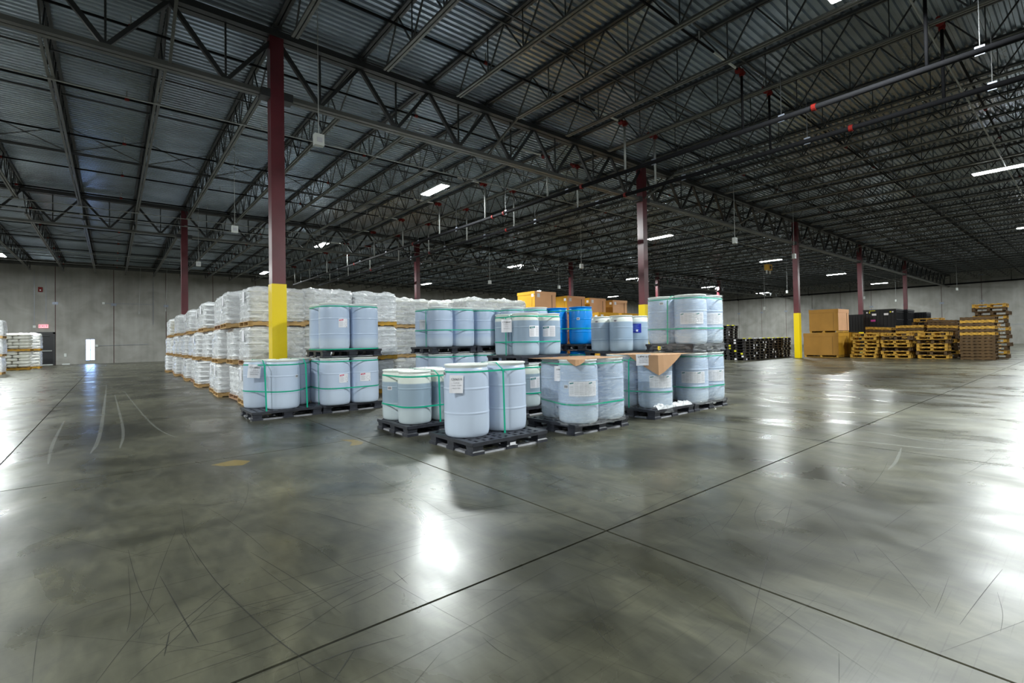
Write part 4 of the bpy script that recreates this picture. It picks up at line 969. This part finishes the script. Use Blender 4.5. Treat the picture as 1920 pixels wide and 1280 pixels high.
def bin_(x, y, z, a, b, h, label, marks=()):
    t = empty('black_bin', (x, y, z), label=label, cat='bin', group='collapsible black plastic bins')
    m = MB().box((0, 0, .14), (.05, b, h)).box((a-.05, 0, .14), (a, b, h)).box((.05, 0, .14), (a-.05, .05, h)).box((.05, b-.05, .14), (a-.05, b, h)).box((.05, .05, .14), (a-.05, b-.05, .2)); m.build('walls', MT['blackb'], t)
    m = MB().box((-.02, -.02, h-.1), (a+.02, b+.02, h-.02)); m.build('rim_band', MT['blackb'], t)
    m = MB()
    for k in range(9): xx = .06+(a-.16)*k/8; m.box((xx, -.025, .2), (xx+.03, 0, h-.1))
    for k in range(9): yy = .06+(b-.16)*k/8; m.box((-.025, yy, .2), (0, yy+.03, h-.1))
    for k in range(3): m.box((-.03, -.03, .3+k*(h-.5)/2), (a, 0, .33+k*(h-.5)/2)); m.box((-.03, -.03, .3+k*(h-.5)/2), (0, b, .33+k*(h-.5)/2))
    m.build('ribs', MT['blackb'], t)
    m = MB()
    for xx in (.0, a/2-.1, a-.2):
        for yy in (.0, b-.2): m.box((xx, yy, 0), (xx+.2, yy+.2, .14))
    m.build('feet', MT['blackb'], t)
    if marks:
        m = MB()
        for yy, zz, mi, ww, hh in marks: m.box((-.045, yy, zz), (-.03, yy+ww, zz+hh), mi)
        m.build('marking', [MT['paper'], MT['lime'], MT['pink']], t)
    return t
mk0 = [(.10, 1.2, 0, .08, .08), (.22, 1.2, 1, .06, .08), (1.38, 1.2, 0, .08, .08), (1.26, 1.2, 1, .06, .08), (.35, 1.05, 0, .22, .12), (.95, 1.05, 0, .22, .12), (1.0, .68, 2, .24, .12), (1.0, 1.33, 1, .3, .03)]
for lv in range(2):
    bin_(36.2, 7.75, lv*1.42, 1.7, 1.62, 1.42, '%s black bin with yellow and white marks behind the wooden pallets' % ('lower', 'upper')[lv], mk0 if lv else mk0[:5])
    bin_(38.2, 7.6, lv*1.42, 1.7, 1.55, 1.42, '%s black bin directly behind the marked one' % ('lower', 'upper')[lv])
    bin_(39.6, 10.0, lv*1.35, 1.5, 1.5, 1.35, '%s black bin beside the large cardboard boxes' % ('lower', 'upper')[lv], [(.1, 1.1, 0, .08, .08)])
for lv in range(2): bin_(40.5, 7.1, lv*1.35, 1.3, 1.2, 1.35, '%s dark bin half hidden at the right of the bins' % ('lower', 'upper')[lv])
bin_(38.4, 5.3, .0, 1.4, 1.5, 1.9, 'dark bin between the wooden pallet stacks', ())

WM = {}
def wp_parts(mt, solid=False):
    if (mt, solid) not in WM:
        s = MB(); t_ = MB(); b = MB(); a_, b_, h = 1.02, 1.25, (.15 if solid else .20)
        if solid:
            for x in (0, a_/2-.02, a_-.04): s.box((x, 0, .018), (x+.04, b_, h-.018))
            for k in range(7): y = (b_-.1)*k/6; t_.box((0, y, h-.018), (a_, y+.1, h))
            for k in range(4): y = (b_-.1)*k/3; b.box((0, y, 0), (a_, y+.1, .018))
        else:
            for x in (0, a_/2-.06, a_-.12):
                for y in (0, b_/2-.06, b_-.12): s.box((x, y, .028), (x+.12, y+.12, h-.05))
            for x in (0, a_/2-.06, a_-.12): s.box((x, 0, h-.05), (x+.12, b_, h-.026))
            for k in range(6): y = (b_-.11)*k/5; t_.box((0, y, h-.026), (a_, y+.11, h))
            for y in (0, b_/2-.06, b_-.12): b.box((0, y, 0), (a_, y+.12, .028))
            b.box((0, 0, 0), (.12, b_, .028)).box((a_-.12, 0, 0), (a_, b_, .028))
        WM[(mt, solid)] = [(s.mesh('blocks', MT[mt]), 'stringers' if solid else 'blocks'), (t_.mesh('deck_boards', MT[mt]), 'deck_boards'), (b.mesh('bottom_boards', MT[mt]), 'bottom_boards')]
    return WM[(mt, solid)]
def wstack(x, y, n, where, mts, z=0., tilt=0., jig=.05, rz=0., step=None, solid=False):
    step = step or (.15 if solid else .20)
    for k in range(n):
        t = empty('wooden_pallet', (x+R.uniform(-jig, jig), y+R.uniform(-jig, jig), z+k*step), rz+R.uniform(-.03, .03), label='wooden pallet, %s from the top, %s' % (ORD[n-1-k], where), cat='pallet', group='stacks of empty wooden pallets')
        t.rotation_euler[0] = tilt
        for me, nm in wp_parts(mts[k % len(mts)], solid): ob(nm, me, t)
wstack(33.15, 7.93, 7, 'stack beside the cardboard boxes', ['woody'], jig=.09)
wstack(34.8, 7.6, 4, 'low dark stack behind the first one', ['woodd'])
wstack(34.8, 7.7, 6, 'tilted brown pile above the first two stacks', ['woody', 'woodd', 'woody'], z=.80, tilt=.06, jig=.02, solid=True)
wstack(33.15, 6.55, 7, 'second stack from the cardboard boxes', ['woody', 'woody', 'woodd'], jig=.09)
wstack(34.8, 6.22, 12, 'brown stack behind the second one', ['woodd', 'woody'], jig=.03, solid=True)
wstack(36.3, 5.75, 11, 'tall yellow stack before the right wall', ['woody', 'woodd'], jig=.06)
wstack(33.1, 5.0, 7, 'third stack from the cardboard boxes', ['woody', 'woodd', 'woody'], jig=.10)
wstack(34.75, 4.82, 7, 'lower half of the leaning stack behind the third one', ['woodd', 'woody', 'woodd'], jig=.04)
wstack(34.75, 4.82, 4, 'leaning upper half of the stack behind the third one', ['woodd', 'woody', 'woodd'], jig=.02, z=1.42, tilt=.05, solid=True)
wstack(36.4, 3.95, 6, 'grey weathered stack left of the dark brown one', ['woodg'], jig=.05)
wstack(36.4, 3.95, 3, 'yellow pallets on the grey weathered stack', ['woody', 'wood'], jig=.05, z=1.2)
wstack(38.2, 3.6, 9, 'pale stack behind the grey weathered one', ['woodg', 'woodg', 'wood'], jig=.09)
wstack(32.5, 3.19, 8, 'dark brown stack nearest the right end', ['woodd'], jig=.015, solid=True)
wstack(32.55, 3.2, 6, 'yellow-brown pile on the dark brown stack', ['woody', 'woodd'], z=1.2, jig=.02, solid=True)
wstack(34.8, 2.95, 14, 'tallest stack at the far right', ['woodd', 'woody', 'woodd'], jig=.08)

# small joined pieces, too fine to pick apart singly in the photograph
for o in C.objects:
    if o.type == 'MESH' and o.parent and o.name.split('.')[0] in ('blocks', 'runners', 'deck_boards', 'bottom_boards', 'stringers', 'hanger_wire', 'sprinkler_head', 'clamp', 'joist_bridging', 'cross_bridging', 'chord_brace', 'joint_bracket', 'marking', 'ribs', 'feet', 'seam'): o['kind'] = 'stuff'
    if o.type == 'MESH' and o.parent and o.parent.name.startswith('sprinkler_branch') and o.name.startswith('coupling'): o['kind'] = 'stuff'
